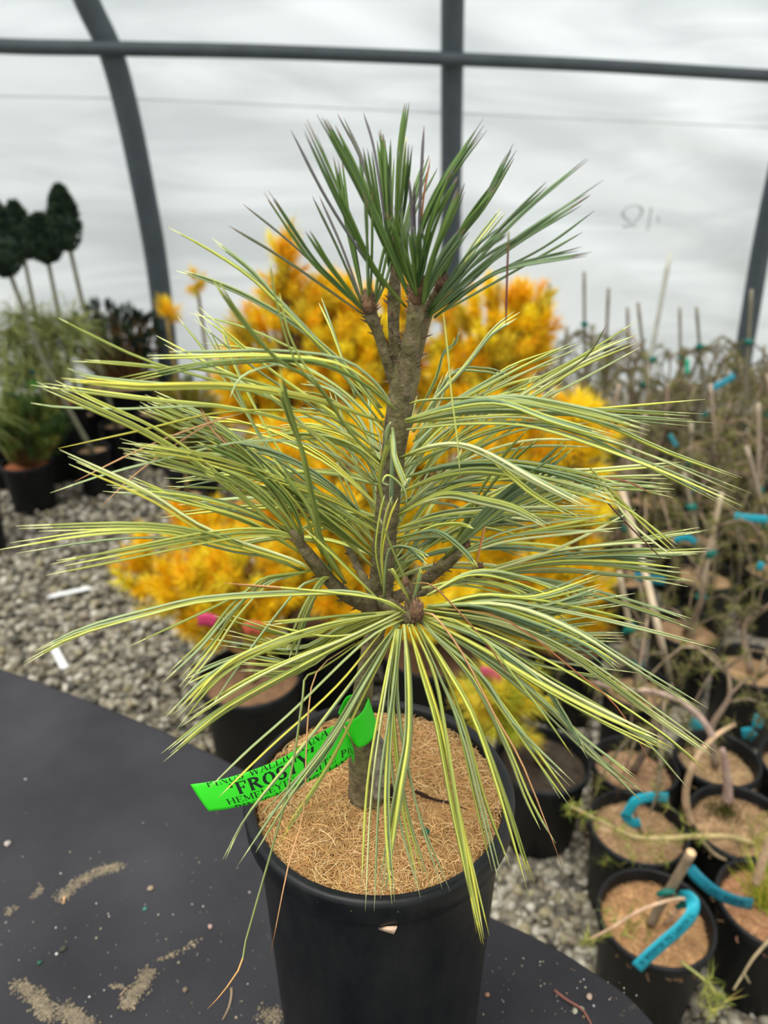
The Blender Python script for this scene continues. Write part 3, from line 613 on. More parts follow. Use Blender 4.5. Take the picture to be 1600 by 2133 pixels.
F_('TK', 'L', 2, R(870, 970, 980, 890, 1112, 822, 1215, 757, 1336, 703), .39, .42, 7, 6); F_('TK', 'L', 1, R(880, 960, 1000, 890, 1112, 836, 1198, 794, 1332, 720), .39, .42)
F_('TK', 'L', 3, R(860, 920, 930, 850, 1026, 798, 1095, 763, 1203, 717), .39, .42, 7, 6); F_('TK', 'L', 2, R(865, 910, 920, 850, 1006, 798, 1088, 760), .39, .42, 7, 6)
F_('TK', 'L', 4, R(860, 900, 910, 830, 975, 760, 1033, 688, 1084, 652), .39, .41, 8, 6); F_('TK', 'B', 2, R(855, 890, 906, 794, 926, 735, 947, 715, 954, 688), .38, .38, 5, 6)
F_('TK', 'M', 1, R(1130, 800, 1180, 772, 1225, 739, 1263, 676), .38, .38, w=4.5); F_('TR', 'L', 1, R(959, 994, 952, 911, 942, 829, 933, 736, 925, 650), .33, .33, w=4)
F_('TK', 'L', 4, R(860, 1010, 950, 900, 1040, 800, 1170, 740), .40, .44, 26, 5); F_('TK', 'L', 5, R(870, 1080, 960, 960, 1050, 890, 1160, 790), .40, .44, 34, 5); F_('TK', 'B', 3, R(860, 960, 930, 790, 1010, 770, 1060, 785), .40, .42, 6, 5)
# --- left mid sets
F_('BL', 'L', 5, R(790, 1110, 700, 1060, 600, 985, 500, 930, 400, 870, 303, 828), .36, .35, 14); F_('BL', 'B', 5, R(690, 1190, 640, 1060, 540, 960, 430, 880, 320, 835), .345, .35, 14)
F_('BL', 'O', 5, R(640, 1150, 600, 1050, 500, 960, 410, 915), .335, .33, 12); F_('BL', 'L', 5, R(645, 1150, 560, 1010, 470, 925, 380, 885, 297, 847), .335, .34, 12)
F_('BL', 'O', 4, R(671, 1155, 661, 1081, 644, 1012, 626, 927, 599, 851, 578, 775), .335, .29, 9, 8); F_('BL', 'O', 3, R(720, 1215, 690, 1170, 660, 1120, 640, 1060, 560, 960), .345, .32, 12, 7)
F_('TL', 'L', 4, R(775, 1180, 700, 1110, 600, 1060, 480, 1010, 330, 990), .355, .34, 16); F_('TL', 'O', 4, R(780, 1160, 690, 1090, 590, 1010, 490, 960), .355, .33, 14, 7)
F_('TL', 'B', 4, R(783, 1100, 690, 1010, 590, 950, 470, 920, 350, 920), .355, .34, 14); F_('BL', 'O', 5, R(640, 1150, 590, 1080, 510, 1010, 420, 970), .335, .315, 14, 7)
F_('TL', 'L', 3, R(790, 940, 710, 880, 620, 820, 540, 760, 417, 655), .37, .38, 14, 6); F_('TL', 'L', 2, R(700, 1060, 600, 960, 506, 792, 460, 681), .39, .41, 6, 5); F_('TL', 'L', 2, R(640, 1050, 554, 930, 513, 854, 472, 765, 415, 655), .39, .41, 7, 5)
F_('TL', 'L', 1, R(640, 1040, 540, 900, 437, 744, 372, 660), .39, .41, w=5); F_('BL', 'L', 4, R(640, 1160, 520, 1090, 400, 1050, 262, 1000), .335, .33, 14)
for pts, y in [((506, 861, 403, 892, 300, 933, 155, 1003), .33), ((500, 862, 430, 885, 300, 975, 212, 1057), .33), ((506, 957, 448, 902, 413, 854), .33), ((515, 962, 460, 905, 420, 850), .33)]:
    F_('BL', 'N', 1, R(*pts), .335, y, w=4)
F_('TC', 'B', 2, R(805, 925, 808, 900, 814, 878), .35, .345, 3); F_('TC', 'B', 3, R(818, 891, 822, 930, 826, 960, 850, 1020), .345, .33, 5, 7); F_('TC', 'B', 2, R(815, 905, 816, 960, 812, 1056), .345, .335, 5, 7)
F_('TC', 'B', 1, R(848, 1055, 845, 1025, 825, 1000, 805, 990, 798, 1005, 812, 1010), .34, .34); F_('TC', 'O', 3, R(800, 1055, 790, 1000, 800, 950, 815, 905), .35, .35, 5)
F_('TC', 'B', 2, R(800, 1260, 806, 1160, 830, 1140, 870, 1150, 893, 1165), .345, .32, 6, 6); F_('TC', 'L', 2, R(862, 1270, 835, 1220, 815, 1190, 812, 1184), .32, .31, 8); F_('BF', 'O', 2, R(856, 1262, 868, 1230, 876, 1185), .318, .315, 2)
F_('TC', 'L', 3, R(800, 1230, 790, 1150, 800, 1080, 815, 1035), .345, .335, 16, 6); F_('TC', 'N', 1, R(860, 1215, 900, 1220, 960, 1280, 1030, 1360, 1060, 1410), .31, .30, w=4); F_('TC', 'N', 1, R(990, 1190, 1005, 1120, 1012, 1095), .34, .34, w=5)
F_('TC', 'L', 1, R(870, 1270, 820, 1150, 790, 1080), .33, .32); F_('TC', 'L', 2, R(800, 1262, 760, 1220, 700, 1160, 640, 1100), .35, .33, 10)
# needles on the far side of the stem, fanning back and sideways
for k in range(34):
    sd = -1 if k % 2 else 1
    by = nr.uniform(900, 1230); bx = 835 - (by - 830) * .09 + sd * 12
    rx = nr.uniform(170, 460); ry = nr.uniform(-210, 30)
    tx, ty = bx + sd * rx, by + ry
    F_('TK', nr.choice('LLLB'), 3, R(bx, by, bx + sd * rx * .3, by + ry * .45 - 25, bx + sd * rx * .65, by + ry * .8 - 22, tx, ty), .385, nr.uniform(.42, .49), nr.uniform(8, 20), 6)
for k in range(14):                       # thin pale ones behind the stem
    by = nr.uniform(1000, 1200); bx = 800 + nr.uniform(-30, 40); tx = bx + nr.uniform(-170, 190); ty = by - nr.uniform(190, 330)
    F_('TK', 'L', 2, R(bx, by, (bx + tx) / 2, (by + ty) / 2 + 10, tx, ty), .39, .47, 9, 5)
for k in range(12):                       # right fan, low
    ty = nr.uniform(1190, 1420); F_('BF', nr.choice('LLB'), 3, R(880, 1272, 1000, 1240 + (ty - 1190) * .35, 1120, 1240 + (ty - 1190) * .6, nr.uniform(1180, 1330), ty), .31, .34, 10)
for k in range(9):
    ty = nr.uniform(1230, 1420); F_('BF', nr.choice('LLB'), 2, R(830, 1272, 720, 1262 + (ty - 1190) * .3, 620, 1270 + (ty - 1190) * .6, nr.uniform(430, 560), ty), .315, .33, 9)
par = {'TL': trunk, 'TR': trunk, 'TK': trunk, 'TC': trunk}
for key, mb in clusters.items():
    if key == 'HANG':
        tag(mb.build('dead_needle', M_needle), 'single maroon dead needle hanging straight down from the right side of the green tuft', 'needle'); continue
    o = mb.build('needle_cluster', M_needle, par.get(key) or branches[key], inv=PI_)
    if key in ('S1', 'S2', 'S3', 'S4'): o['label'] = 'dark green upright needles'
bpy.context.view_layer.update()

# ------------------------------------------------------------------ lettering (serif strokes)
GL = {
 'P': (.62, [('v', .12, 0, 1, 1), ('s', .12, 0), ('s', .12, 1), ('a', .12, .74, .42, .25, -90, 90), ('h', .12, .32, .99), ('h', .12, .32, .49)]),
 'I': (.36, [('v', .18, 0, 1, 1), ('s', .18, 0), ('s', .18, 1)]),
 'N': (.78, [('v', .12, 0, 1, .4), ('v', .66, 0, 1, .4), ('l', .12, 1, .66, 0, 1), ('s', .12, 0), ('s', .66, 1), ('s', .06, 1)]),
 'U': (.74, [('v', .13, .3, 1, 1), ('v', .61, .3, 1, .45), ('a', .37, .28, .24, .26, 180, 360), ('s', .13, 1), ('s', .61, 1)]),
 'S': (.56, [('a', .28, .74, .19, .24, 40, 270), ('a', .28, .26, .2, .24, -140, 90), ('v', .47, .72, .98, .4), ('v', .08, .02, .3, .4)]),
 'W': (1.0, [('l', .08, 1, .3, 0, 1), ('l', .3, 0, .5, .9, .45), ('l', .5, .9, .7, 0, 1), ('l', .7, 0, .92, 1, .45), ('s', .08, 1), ('s', .92, 1), ('s', .5, 1)]),
 'A': (.74, [('l', .08, 0, .37, 1, .45), ('l', .37, 1, .66, 0, 1), ('h', .2, .54, .32), ('s', .08, 0), ('s', .66, 0)]),
 'L': (.62, [('v', .14, 0, 1, 1), ('s', .14, 1), ('s', .14, 0), ('h', .14, .56, .02), ('v', .55, 0, .25, .5)]),
 'C': (.68, [('a', .36, .5, .27, .47, 50, 310), ('v', .6, .68, .98, .4)]),
 'H': (.8, [('v', .14, 0, 1, 1), ('v', .66, 0, 1, 1), ('h', .14, .66, .5), ('s', .14, 0), ('s', .14, 1), ('s', .66, 0), ('s', .66, 1)]),
 'F': (.62, [('v', .14, 0, 1, 1), ('s', .14, 0), ('s', .14, 1), ('h', .14, .56, .98), ('h', .14, .42, .5), ('v', .56, .75, 1, .5), ('v', .42, .38, .62, .4)]),
 'R': (.72, [('v', .13, 0, 1, 1), ('s', .13, 0), ('s', .13, 1), ('a', .13, .75, .4, .24, -90, 90), ('h', .13, .3, .99), ('h', .13, .3, .51), ('l', .34, .5, .64, 0, 1), ('s', .66, 0)]),
 'O': (.78, [('a', .39, .5, .29, .46, 0, 360)]),
 'T': (.66, [('v', .33, 0, 1, 1), ('s', .33, 0), ('h', .06, .6, .98), ('v', .07, .74, 1, .45), ('v', .59, .74, 1, .45)]),
 'Y': (.72, [('v', .36, 0, .45, 1), ('l', .06, 1, .36, .42, 1), ('l', .66, 1, .36, .42, .45), ('s', .36, 0), ('s', .07, 1), ('s', .65, 1)]),
 'M': (.92, [('v', .12, 0, 1, .45), ('v', .8, 0, 1, 1), ('l', .12, 1, .46, .1, 1), ('l', .46, .1, .8, 1, .45), ('s', .12, 0), ('s', .8, 0), ('s', .08, 1), ('s', .84, 1)]),
 'E': (.64, [('v', .14, 0, 1, 1), ('s', .14, 0), ('s', .14, 1), ('h', .14, .56, .98), ('h', .14, .58, .02), ('h', .14, .42, .5), ('v', .56, .76, 1, .45), ('v', .58, 0, .25, .45), ('v', .42, .4, .62, .4)]),
 "'": (.26, [('l', .16, 1, .12, .72, .9)]), ' ': (.4, [])}
def text_strokes(txt, size, bold=1.0):
    out = []; x = 0; T = .15 * bold
    def seg(p, q, w): out.append(((p[0] * size, p[1] * size), (q[0] * size, q[1] * size), w * size))
    for ch in txt:
        adv, st = GL[ch]
        for s in st:
            if s[0] == 'v': seg((x + s[1], s[2]), (x + s[1], s[3]), T * s[4])
            elif s[0] == 'h': seg((x + s[1], s[3]), (x + s[2], s[3]), T * .42)
            elif s[0] == 'l': seg((x + s[1], s[2]), (x + s[3], s[4]), T * s[5])
            elif s[0] == 's': seg((x + s[1] - .12, .02 if s[2] == 0 else .98), (x + s[1] + .12, .02 if s[2] == 0 else .98), T * .35)
            elif s[0] == 'a':
                _, cx, cy, rx, ry, a0, a1 = s; nn = 10
                for i in range(nn):
                    t0 = math.radians(a0 + (a1 - a0) * i / nn); t1 = math.radians(a0 + (a1 - a0) * (i + 1) / nn)
                    seg((x + cx + rx * math.cos(t0), cy + ry * math.sin(t0)), (x + cx + rx * math.cos(t1), cy + ry * math.sin(t1)), T * (.45 + .6 * abs(math.cos((t0 + t1) / 2))))
        x += adv + .06 + .03 * bold
    return out, x * size

def ribbon(name, top, bot, ytop, ybot, col, parent=None, inv=None, thick=.00025, m_=40, nv=10, bulge=0):
    """strip between two edges; returns object and surface function S(u,v)"""
    T = crom([P(x, y, Y) for (x, y), Y in zip(top, ytop)], m_); B = crom([P(x, y, Y) for (x, y), Y in zip(bot, ybot)], m_)
    def resamp(Q):
        n2 = m_ * 6; q6 = crom(Q, n2); ds = [0.0]
        for i in range(1, n2): ds.append(ds[-1] + (q6[i] - q6[i - 1]).length)
        out = []; k = 0
        for i in range(m_):
            t = ds[-1] * i / (m_ - 1)
            while k < n2 - 2 and ds[k + 1] < t: k += 1
            out.append(q6[k].lerp(q6[k + 1], max(0, min(1, (t - ds[k]) / max(1e-9, ds[k + 1] - ds[k])))))
        return out
    T = resamp([P(x, y, Y) for (x, y), Y in zip(top, ytop)]); B = resamp([P(x, y, Y) for (x, y), Y in zip(bot, ybot)])
    def S(u, v, off=0.0):
        i = max(0, min(m_ - 1.001, u * (m_ - 1))); k = int(i); t = i - k
        a = T[k].lerp(T[k + 1], t); b = B[k].lerp(B[k + 1], t); p = b.lerp(a, v)
        du = (T[k + 1] - T[k]); dv = a - b; n = du.cross(dv).normalized()
        if n.dot(camo.location - p) < 0: n = -n
        return p + n * (off + bulge * math.sin(math.pi * v))
    mb = MB()
    for s_, off in ((0, thick / 2), (1, -thick / 2)):
        for i in range(m_):
            for j in range(nv + 1): mb.v.append(S(i / (m_ - 1), j / nv, off))
    N = m_ * (nv + 1)
    for i in range(m_ - 1):
        for j in range(nv):
            a = i * (nv + 1) + j; mb.face((a, a + nv + 1, a + nv + 2, a + 1), col); mb.face((N + a + 1, N + a + nv + 2, N + a + nv + 1, N + a), col)
        a = i * (nv + 1); mb.face((a, N + a, N + a + nv + 1, a + nv + 1), col); a += nv; mb.face((a + nv + 1, N + a + nv + 1, N + a, a), col)
    a, b = 0, (m_ - 1) * (nv + 1)
    for j in range(nv): mb.face((a + j + 1, N + a + j + 1, N + a + j, a + j), col); mb.face((b + j, N + b + j, N + b + j + 1, b + j + 1), col)
    return mb.build(name, M_tag, parent, inv=inv), S
def print_on(mb, S, txt, u0, u1, v0, v1, bold, col=(.008, .02, .01), vclip=(0.0, 1.0)):
    st, wd = text_strokes(txt, 1.0, bold)
    for (p, q, w) in st:
        dx, dy = q[0] - p[0], q[1] - p[1]; L = math.hypot(dx, dy) or 1e-6; nx_, ny_ = -dy / L * w / 2, dx / L * w / 2
        ex, ey = dx / L * w * .2, dy / L * w * .2; nn = max(1, int(L / .12)); b = len(mb.v); ok = True
        for i in range(nn + 1):
            t = i / nn; cx, cy = p[0] - ex + (dx + 2 * ex) * t, p[1] - ey + (dy + 2 * ey) * t
            for sgn in (1, -1):
                u = u0 + (u1 - u0) * (cx + nx_ * sgn) / wd; v = v0 + (v1 - v0) * (cy + ny_ * sgn)
                v = max(vclip[0], min(vclip[1], v)); mb.v.append(S(u, v, .00022))
        for i in range(nn): mb.face((b + 2 * i, b + 2 * i + 1, b + 2 * i + 3, b + 2 * i + 2), col)
NG = s2l(62, 226, 44)
ptag, S = ribbon('plant_tag', R(397, 1634, 450, 1626, 520, 1606, 590, 1577, 650, 1537, 690, 1514, 712, 1512, 726, 1532, 735, 1556),
                 R(435, 1690, 480, 1684, 545, 1668, 610, 1643, 665, 1617, 705, 1596, 725, 1580, 732, 1576, 737, 1590), [.335, .335, .337, .338, .34, .342, .344, .346, .35], [.330, .330, .332, .334, .336, .338, .34, .344, .35], NG, bulge=.0006, m_=60)
tag(ptag, 'bright green printed plant name strip looped round the pine stem', 'tag')
m = MB()
print_on(m, S, 'PINUS WALLICHIANA', .075, .74, .85, 1.07, .8, vclip=(.8, .995)); print_on(m, S, "'FROSTY'", .17, .66, .42, .79, 1.25)
print_on(m, S, 'HEMELEYIN WHITE PINE', .125, .945, .15, .345, .85); print_on(m, S, 'PINUS WALLICHIANA', .15, .88, -.12, .08, .85, vclip=(.006, .2))
m.build('print', M_ink, ptag)
ribbon('loop', R(716, 1505, 738, 1497, 755, 1482, 768, 1455), R(735, 1545, 750, 1557, 775, 1540, 785, 1508), [.350, .343, .345, .358], [.347, .341, .343, .354], NG, ptag, m_=24)
ribbon('loop', R(768, 1455, 745, 1446, 722, 1452, 705, 1484), R(785, 1508, 757, 1498, 728, 1496, 716, 1505), [.358, .380, .376, .352], [.354, .380, .374, .351], NG, ptag, m_=24)

# ------------------------------------------------------------------ small debris on the cloth
pb_px = [(16, 1757, .0042, (190, 180, 172), 'pale pebble lying at the left edge of the black cloth'), (313, 1850, .0035, (170, 148, 124), 'tan pebble on the cloth beside the curved mud streak'),
         (302, 1893, .0022, (70, 150, 130), 'teal fertilizer bead below the tan pebble on the cloth'), (82, 2005, .0028, (40, 100, 76), 'dark green fertilizer bead near the lower left corner'),
         (118, 1987, .002, (225, 225, 220), 'tiny white grit beside the dark crumb on the cloth'), (132, 1976, .0038, (66, 72, 54), 'dark mossy crumb beside the white grit'),
         (438, 1930, .003, (196, 160, 148), 'pinkish pebble on the cloth left of the pot'), (386, 2062, .0033, (132, 116, 96), 'brown pebble on the cloth left of the hanging orange needle tip'),
         (132, 1880, .0024, (186, 146, 108), 'small upright bark chip on the mud streak'), (1228, 2076, .0034, (196, 170, 150), 'pale pinkish pebble at the right end of the cloth'),
         (1198, 2106, .003, (186, 186, 160), 'round pale pebble beside the red twig'), (1213, 2102, .0026, (170, 170, 150), 'small grey pebble touching the red twig'),
         (1015, 2072, .0028, (190, 140, 110), 'orange-brown crumb on the cloth right of the pot'), (53, 1623, .0016, (200, 200, 205), 'tiny shiny grit on the far left of the cloth')]
rb_ = random.Random(5)
for x, y, r_, c, lab in pb_px:
    r_ *= .72; c = mul(c, .82) if max(c) > 1 else c
    p = G(x, y, ZT + r_ * .45); m = MB(); sc = Vector((rb_.uniform(.9, 1.3), rb_.uniform(.8, 1.1), rb_.uniform(.5, .8)))
    bm_v = []
    prof = [(math.sin(math.pi * i / 8), -math.cos(math.pi * i / 8)) for i in range(9)]
    m.lathe([(max(.0001, a * r_), b * r_) for a, b in prof], 14, (0, 0, 0), s2l(*c))
    m.v = [Vector((v.x * sc.x, v.y * sc.y, v.z * sc.z)) * (1 + .18 * noise.noise(Vector(v) * (1.6 / r_))) for v in m.v]
    o = m.build('pebble' if 'bead' not in lab else 'fertilizer_bead', M_peb); o.location = p; o.rotation_euler = (0, 0, rb_.uniform(0, 6))
    tag(o, lab, 'pebble' if 'bead' not in lab else 'bead')
m = MB()
MUD = [([(125, 1872), (160, 1838), (205, 1815), (250, 1803)], 7, 900), ([(15, 1900), (32, 1890)], 5, 60), ([(40, 2052), (70, 2070), (90, 2095), (100, 2120)], 12, 900), ([(135, 2100), (160, 2125), (175, 2133)], 12, 900),
       ([(262, 2098), (278, 2072), (300, 2045), (310, 2020)], 8, 900), ([(330, 2000), (370, 1985), (420, 1955)], 4, 90), ([(540, 2120), (580, 2105), (560, 2133)], 12, 260), ([(70, 1870), (85, 1850)], 5, 60), ([(230, 2052), (262, 2056)], 4, 60)]
for pts, sp_, cnt in MUD:                # dried mud smears
    for k in range(cnt):
        i = rb_.randrange(len(pts) - 1); t = rb_.random(); x = pts[i][0] + (pts[i + 1][0] - pts[i][0]) * t + rb_.gauss(0, sp_); y = pts[i][1] + (pts[i + 1][1] - pts[i][1]) * t + rb_.gauss(0, sp_ * .6)
        p = G(x, y, ZT + .0002); r_ = rb_.uniform(.0003, .0009); c = jit(rb_, rb_.choice([s2l(104, 94, 76), s2l(88, 80, 66), s2l(118, 106, 86)]), .15); b = len(m.v)
        m.v += [p + Vector((IV[j][0] * r_ * 1.5, IV[j][1] * r_ * 1.5, IV[j][2] * r_ * .25)) for j in range(12)]
        for f in IF: m.face(tuple(int(q) + b for q in f), c)
for k in range(420):                     # soil crumbs too small to count
    y = rb_.uniform(1680, 2128); x = rb_.choice([rb_.uniform(0, 560), rb_.uniform(1000, 1340)])
    if y < 1700 + rb_.random() ** .5 * 300 and rb_.random() < .7: continue
    p = G(x, y, ZT)
    if x > 1000 and (x - 1000) * .42 + 1925 > y: continue
    r_ = rb_.uniform(.0003, .0009) * (1.6 if rb_.random() < .08 else 1); c = jit(rb_, rb_.choice([s2l(150, 138, 116), s2l(96, 84, 68), s2l(180, 176, 170), s2l(120, 116, 110)]), .3)
    b = len(m.v); m.v += [p + Vector(IV[i]) * r_ for i in range(12)]
    for f in IF: m.face(tuple(int(q) + b for q in f), c)
o = m.build('soil_crumbs', M_peb); tag(o, 'tiny crumbs of dry soil and grit sprinkled over the black cloth', 'soil', kind='stuff')
def lying(name, pts, w, col, lab, cat, h=.0008):
    mb = MB(); q = crom([G(x, y, ZT + h) for x, y in pts], 16); mb.tube(q, [w * (1 - .5 * i / 15) for i in range(16)], 6, col); return tag(mb.build(name, M_twig), lab, cat)
lying('dead_needle', R(482, 2058, 482, 2075, 476, 2100, 464, 2124), .0009, s2l(150, 130, 104), 'curved dry tan needle lying on the cloth below the hanging orange tip', 'needle')
lying('red_twig', R(1155, 2063, 1180, 2082, 1212, 2102, 1226, 2123, 1240, 2150), .0013, s2l(128, 84, 72), 'thin reddish twig lying on the right end of the cloth', 'twig', .0014)
lying('dead_needle', R(134, 1868, 132, 1882), .0010, s2l(190, 152, 112), 'short tan needle piece lying on the curved mud streak', 'needle')
lying('dead_needle', R(250, 2074, 262, 2060, 266, 2058), .0008, s2l(150, 128, 110), 'bent brown needle piece on the mud patch left of the pot', 'needle')
m = MB(); q = [P(788, 1924, YP - RP + .006), P(806, 1921, YP - RP + .003), P(827, 1920, YP - RP + .003), P(823, 1929, YP - RP + .003), P(820, 1934, YP - RP + .003), P(800, 1928, YP - RP + .003)]
q = [v - Vector((0, .0035, 0)) for v in q]; nq = len(q); m.v = q + [v + Vector((0, .0012, 0)) for v in q]
m.face(tuple(range(nq)), s2l(206, 176, 150)); m.face(tuple(range(2 * nq - 1, nq - 1, -1)), s2l(206, 176, 150))
for i in range(nq): m.face((i, nq + i, nq + (i + 1) % nq, (i + 1) % nq), s2l(206, 176, 150))
tag(m.build('bark_flake', M_fib), 'pale bark flake stuck on the front of the tall black pot', 'flake')

# ------------------------------------------------------------------ plastic plant labels on the gravel
def flat_label(px, py, ang, L, wd, lab):
    c = G(px, py, .022); m = MB(); d = Vector((math.cos(ang), math.sin(ang), 0)); s_ = Vector((-d.y, d.x, 0)); prof = [(-.5, .5), (-.46, .5), (.35, .5), (.5, .05)]
    top = [c + d * L * a + s_ * wd * b + Vector((0, 0, .002 * math.sin(6 * a))) for a, b in prof] + [c + d * L * a - s_ * wd * b + Vector((0, 0, .002 * math.sin(6 * a))) for a, b in reversed(prof)]
    n_ = len(top); m.v = top + [v - Vector((0, 0, .0012)) for v in top]; wc = s2l(238, 240, 240)
    m.face(tuple(range(n_)), wc); m.face(tuple(range(2 * n_ - 1, n_ - 1, -1)), wc)
    for i in range(n_): m.face((i, n_ + i, n_ + (i + 1) % n_, (i + 1) % n_), wc)
    tag(m.build('plant_label', M_tag, smooth=False), lab, 'plant label')
flat_label(142, 1234, math.pi + .50, .125, .020, 'white plastic plant label on the gravel, farther of the two')
flat_label(122, 1368, math.pi - .95, .12, .019, 'white plastic plant label on the gravel close to the black cloth')

# ------------------------------------------------------------------ background plants
CB = s2l(158, 130, 98)
def pot_at(px, py, w, h=.19, parts=None):
    """pot whose rim centre shows at (px,py) with rim width w (picture units); stands on the gravel. returns (x,y,r,h)"""
    c = G(px, py, h); r = w / 2 * depth(c) / 1600
    return c.x, c.y, r, h
def add_pot(root, x, y, r, h, seed=0, coir=CB, fib=400, mat=None, dep=.02, noc=False):
    inv = inv_of(root); m = MB(); m.lathe(pot_profile(r, h, .005), 40, (x, y, .002)); p = m.build('pot', mat or M_potb, root, inv=inv)
    if noc: return p
    rg = random.Random(seed); m = MB(); coir_disc(m, r * .93 - .003, h - dep, rg, coir, (x, y, 0))
    b = len(m.v); 
    if fib: 
        mf = MB(); fibres(mf, rg, fib, r * .9, 0, [mul(coir, 1.0), mul(coir, 1.3), mul(coir, .75)], ln=(.012, .03), rad=.0004, seg=4)
        for v in mf.v: m.v.append(Vector(v) + Vector((x, y, h - dep)))
        for f, c in zip(mf.f, mf.c): m.face(tuple(i + b for i in f), c)
    m.build('coir_disc', M_fib, root, inv=inv); return p
def brush(mb, rg, p, d, L, R_, n, cols, w=.0007, up=.6):
    """bottle-brush shoot: needles radiating from a short axis"""
    d = d.normalized(); o1 = d.orthogonal().normalized(); o2 = d.cross(o1); ct = rg.choice(cols)
    for k in range(n):
        t = rg.random(); a = rg.uniform(0, 6.283); sd = o1 * math.cos(a) + o2 * math.sin(a)
        f = rg.uniform(.1, 1.0) if t > .8 else rg.uniform(.75, 1)
        q = p + d * L * t; mb.blade(q, q + (sd * f + d * (up + (1 - f) * 1.2)).normalized() * R_ * rg.uniform(.75, 1.1), w, jit(rg, ct, .22), side=d.cross(sd))
GOLD = [s2l(*c) for c in [(255, 228, 40), (255, 220, 30), (255, 236, 70), (252, 208, 30), (255, 224, 50)]]
GOLDO = GOLD + [s2l(244, 200, 36), s2l(226, 208, 60)]
GOLDG = [s2l(*c) for c in [(236, 222, 76), (222, 214, 72), (246, 228, 86), (196, 200, 70)]]
def ball_plant(root, rg, c, rad, nshoot, cols, L=.05, R_=.034, nn=170, w=.0008, stem=True, base=None, core=.55, branchcol=s2l(110, 84, 52), updir=.5):
    """rounded shrub made of many bottle-brush shoots on branches"""
    inv = inv_of(root); mb = MB(); tw = MB()
    for k in range(nshoot):
        while True:
            v = Vector((rg.uniform(-1, 1), rg.uniform(-1, 1), rg.uniform(-1, 1)))
            if core < v.length < 1: break
        p = c + Vector((v.x * rad[0], v.y * rad[1], v.z * rad[2]))
        d = (Vector((v.x, v.y, v.z)).normalized() + Vector((0, 0, updir)))
        brush(mb, rg, p - d.normalized() * L * .5, d, L * rg.uniform(.8, 1.25), R_ * rg.uniform(.85, 1.15), nn, cols, w)
        if base is not None:
            mid = base.lerp(p, .5) + Vector((0, 0, -.1 * (p - base).length)) + Vector((v.x, v.y, 0)) * .02
            q = crom([base, mid, p], 7); tw.tube(q, [.006 - .0042 * i / 6 for i in range(7)], 4, branchcol)
    f = mb.build('foliage', M_gold, root, smooth=False, inv=inv)
    if base is not None:
        tw.build('branches', M_twig, root, inv=inv)
    return f
def gold_tree(spec, label):
    (rx, ry, rw, h, pots, blobs, cols, nn, seed, Rn) = spec
    x, y, r, h = pot_at(rx, ry, rw, h)
    root = empty('potted_golden_pine', (x, y, 0), label, 'potted plant', None); rg = random.Random(seed)
    add_pot(root, x, y, r, h, seed, fib=150, coir=s2l(58, 50, 42) if h < .205 else s2l(112, 86, 64)); inv = inv_of(root)  # taller pots: coir colour lowered to include the shade it sits in
    mb = MB(); tw = MB(); base = Vector((x, y, h - .01)); zt = max(P(b[0], b[1], b[4]).z for b in blobs)
    top = P(blobs[0][0], blobs[0][1], blobs[0][4]); tq = crom([base, base.lerp(top, .5) + Vector((.01, 0, 0)), top], 14)
    tw.tube(tq, [.012 - .008 * i / 13 for i in range(14)], 8, s2l(104, 80, 50))
    for (bx, by, wx, wy, Y, ns) in blobs:
        c = P(bx, by, Y); s_ = depth(c) / 1600; RX, RZ = wx * s_, wy * s_ / .95
        for k in range(int(ns * 1.35)):
            v = Vector((rg.gauss(0, 1), rg.gauss(0, 1), rg.gauss(0, 1))).normalized() * rg.uniform(.55, 1.0)
            p = c + Vector((v.x * RX, v.y * min(RX, RZ) * .9, v.z * RZ)); d = (v * 1.2 + Vector((0, 0, .75)))
            L = rg.uniform(.7, 1.3) * Rn * 1.5
            brush(mb, rg, p - d.normalized() * L * .5, d, L, Rn * rg.uniform(.85, 1.15), nn, cols, .0013)
            st = tq[min(13, max(2, int(13 * (p.z - base.z) / max(.05, top.z - base.z) * .8)))]
            tw.tube(crom([st, st.lerp(p, .55) - Vector((0, 0, .012)), p], 6), [.005 - .0035 * i / 5 for i in range(6)], 4, s2l(120, 90, 52))
    mb.build('foliage', M_gold, root, smooth=False, inv=inv); tw.build('branches', M_twig, root, inv=inv)
    return root, (x, y, r, h)
# blobs: picture centre, half-width, half-height, forward distance, number of shoots
gold_tree((600, 1100, 150, .26, 0, [(600, 760, 120, 150, 2.0, 80), (588, 560, 26, 80, 2.0, 12), (520, 800, 60, 120, 1.95, 30), (640, 640, 80, 60, 2.05, 22)], GOLDO, 130, 21, .042), 'tall golden pine at the back left of the golden group, its leader reaching highest')
gold_tree((800, 1105, 150, .26, 0, [(800, 700, 100, 110, 2.1, 60), (740, 800, 90, 130, 2.0, 50), (700, 640, 60, 60, 2.1, 16)], GOLDO, 130, 22, .042), 'golden pine at the back centre directly behind the green needle tuft')
gold_tree((1000, 1100, 150, .26, 0, [(1020, 730, 130, 130, 2.15, 90), (1090, 690, 60, 90, 2.1, 26), (960, 820, 90, 100, 2.05, 34)], GOLDO, 130, 23, .042), 'golden pine at the back right beside the staked saplings')
gold_tree((690, 1280, 200, .24, 0, [(700, 1020, 150, 140, 1.55, 90), (600, 960, 80, 70, 1.6, 24), (800, 930, 70, 70, 1.6, 22), (640, 1180, 90, 60, 1.5, 24), (720, 1250, 80, 50, 1.45, 18)], GOLD, 110, 24, .042), 'broad golden pine in the middle of the group behind the stem')
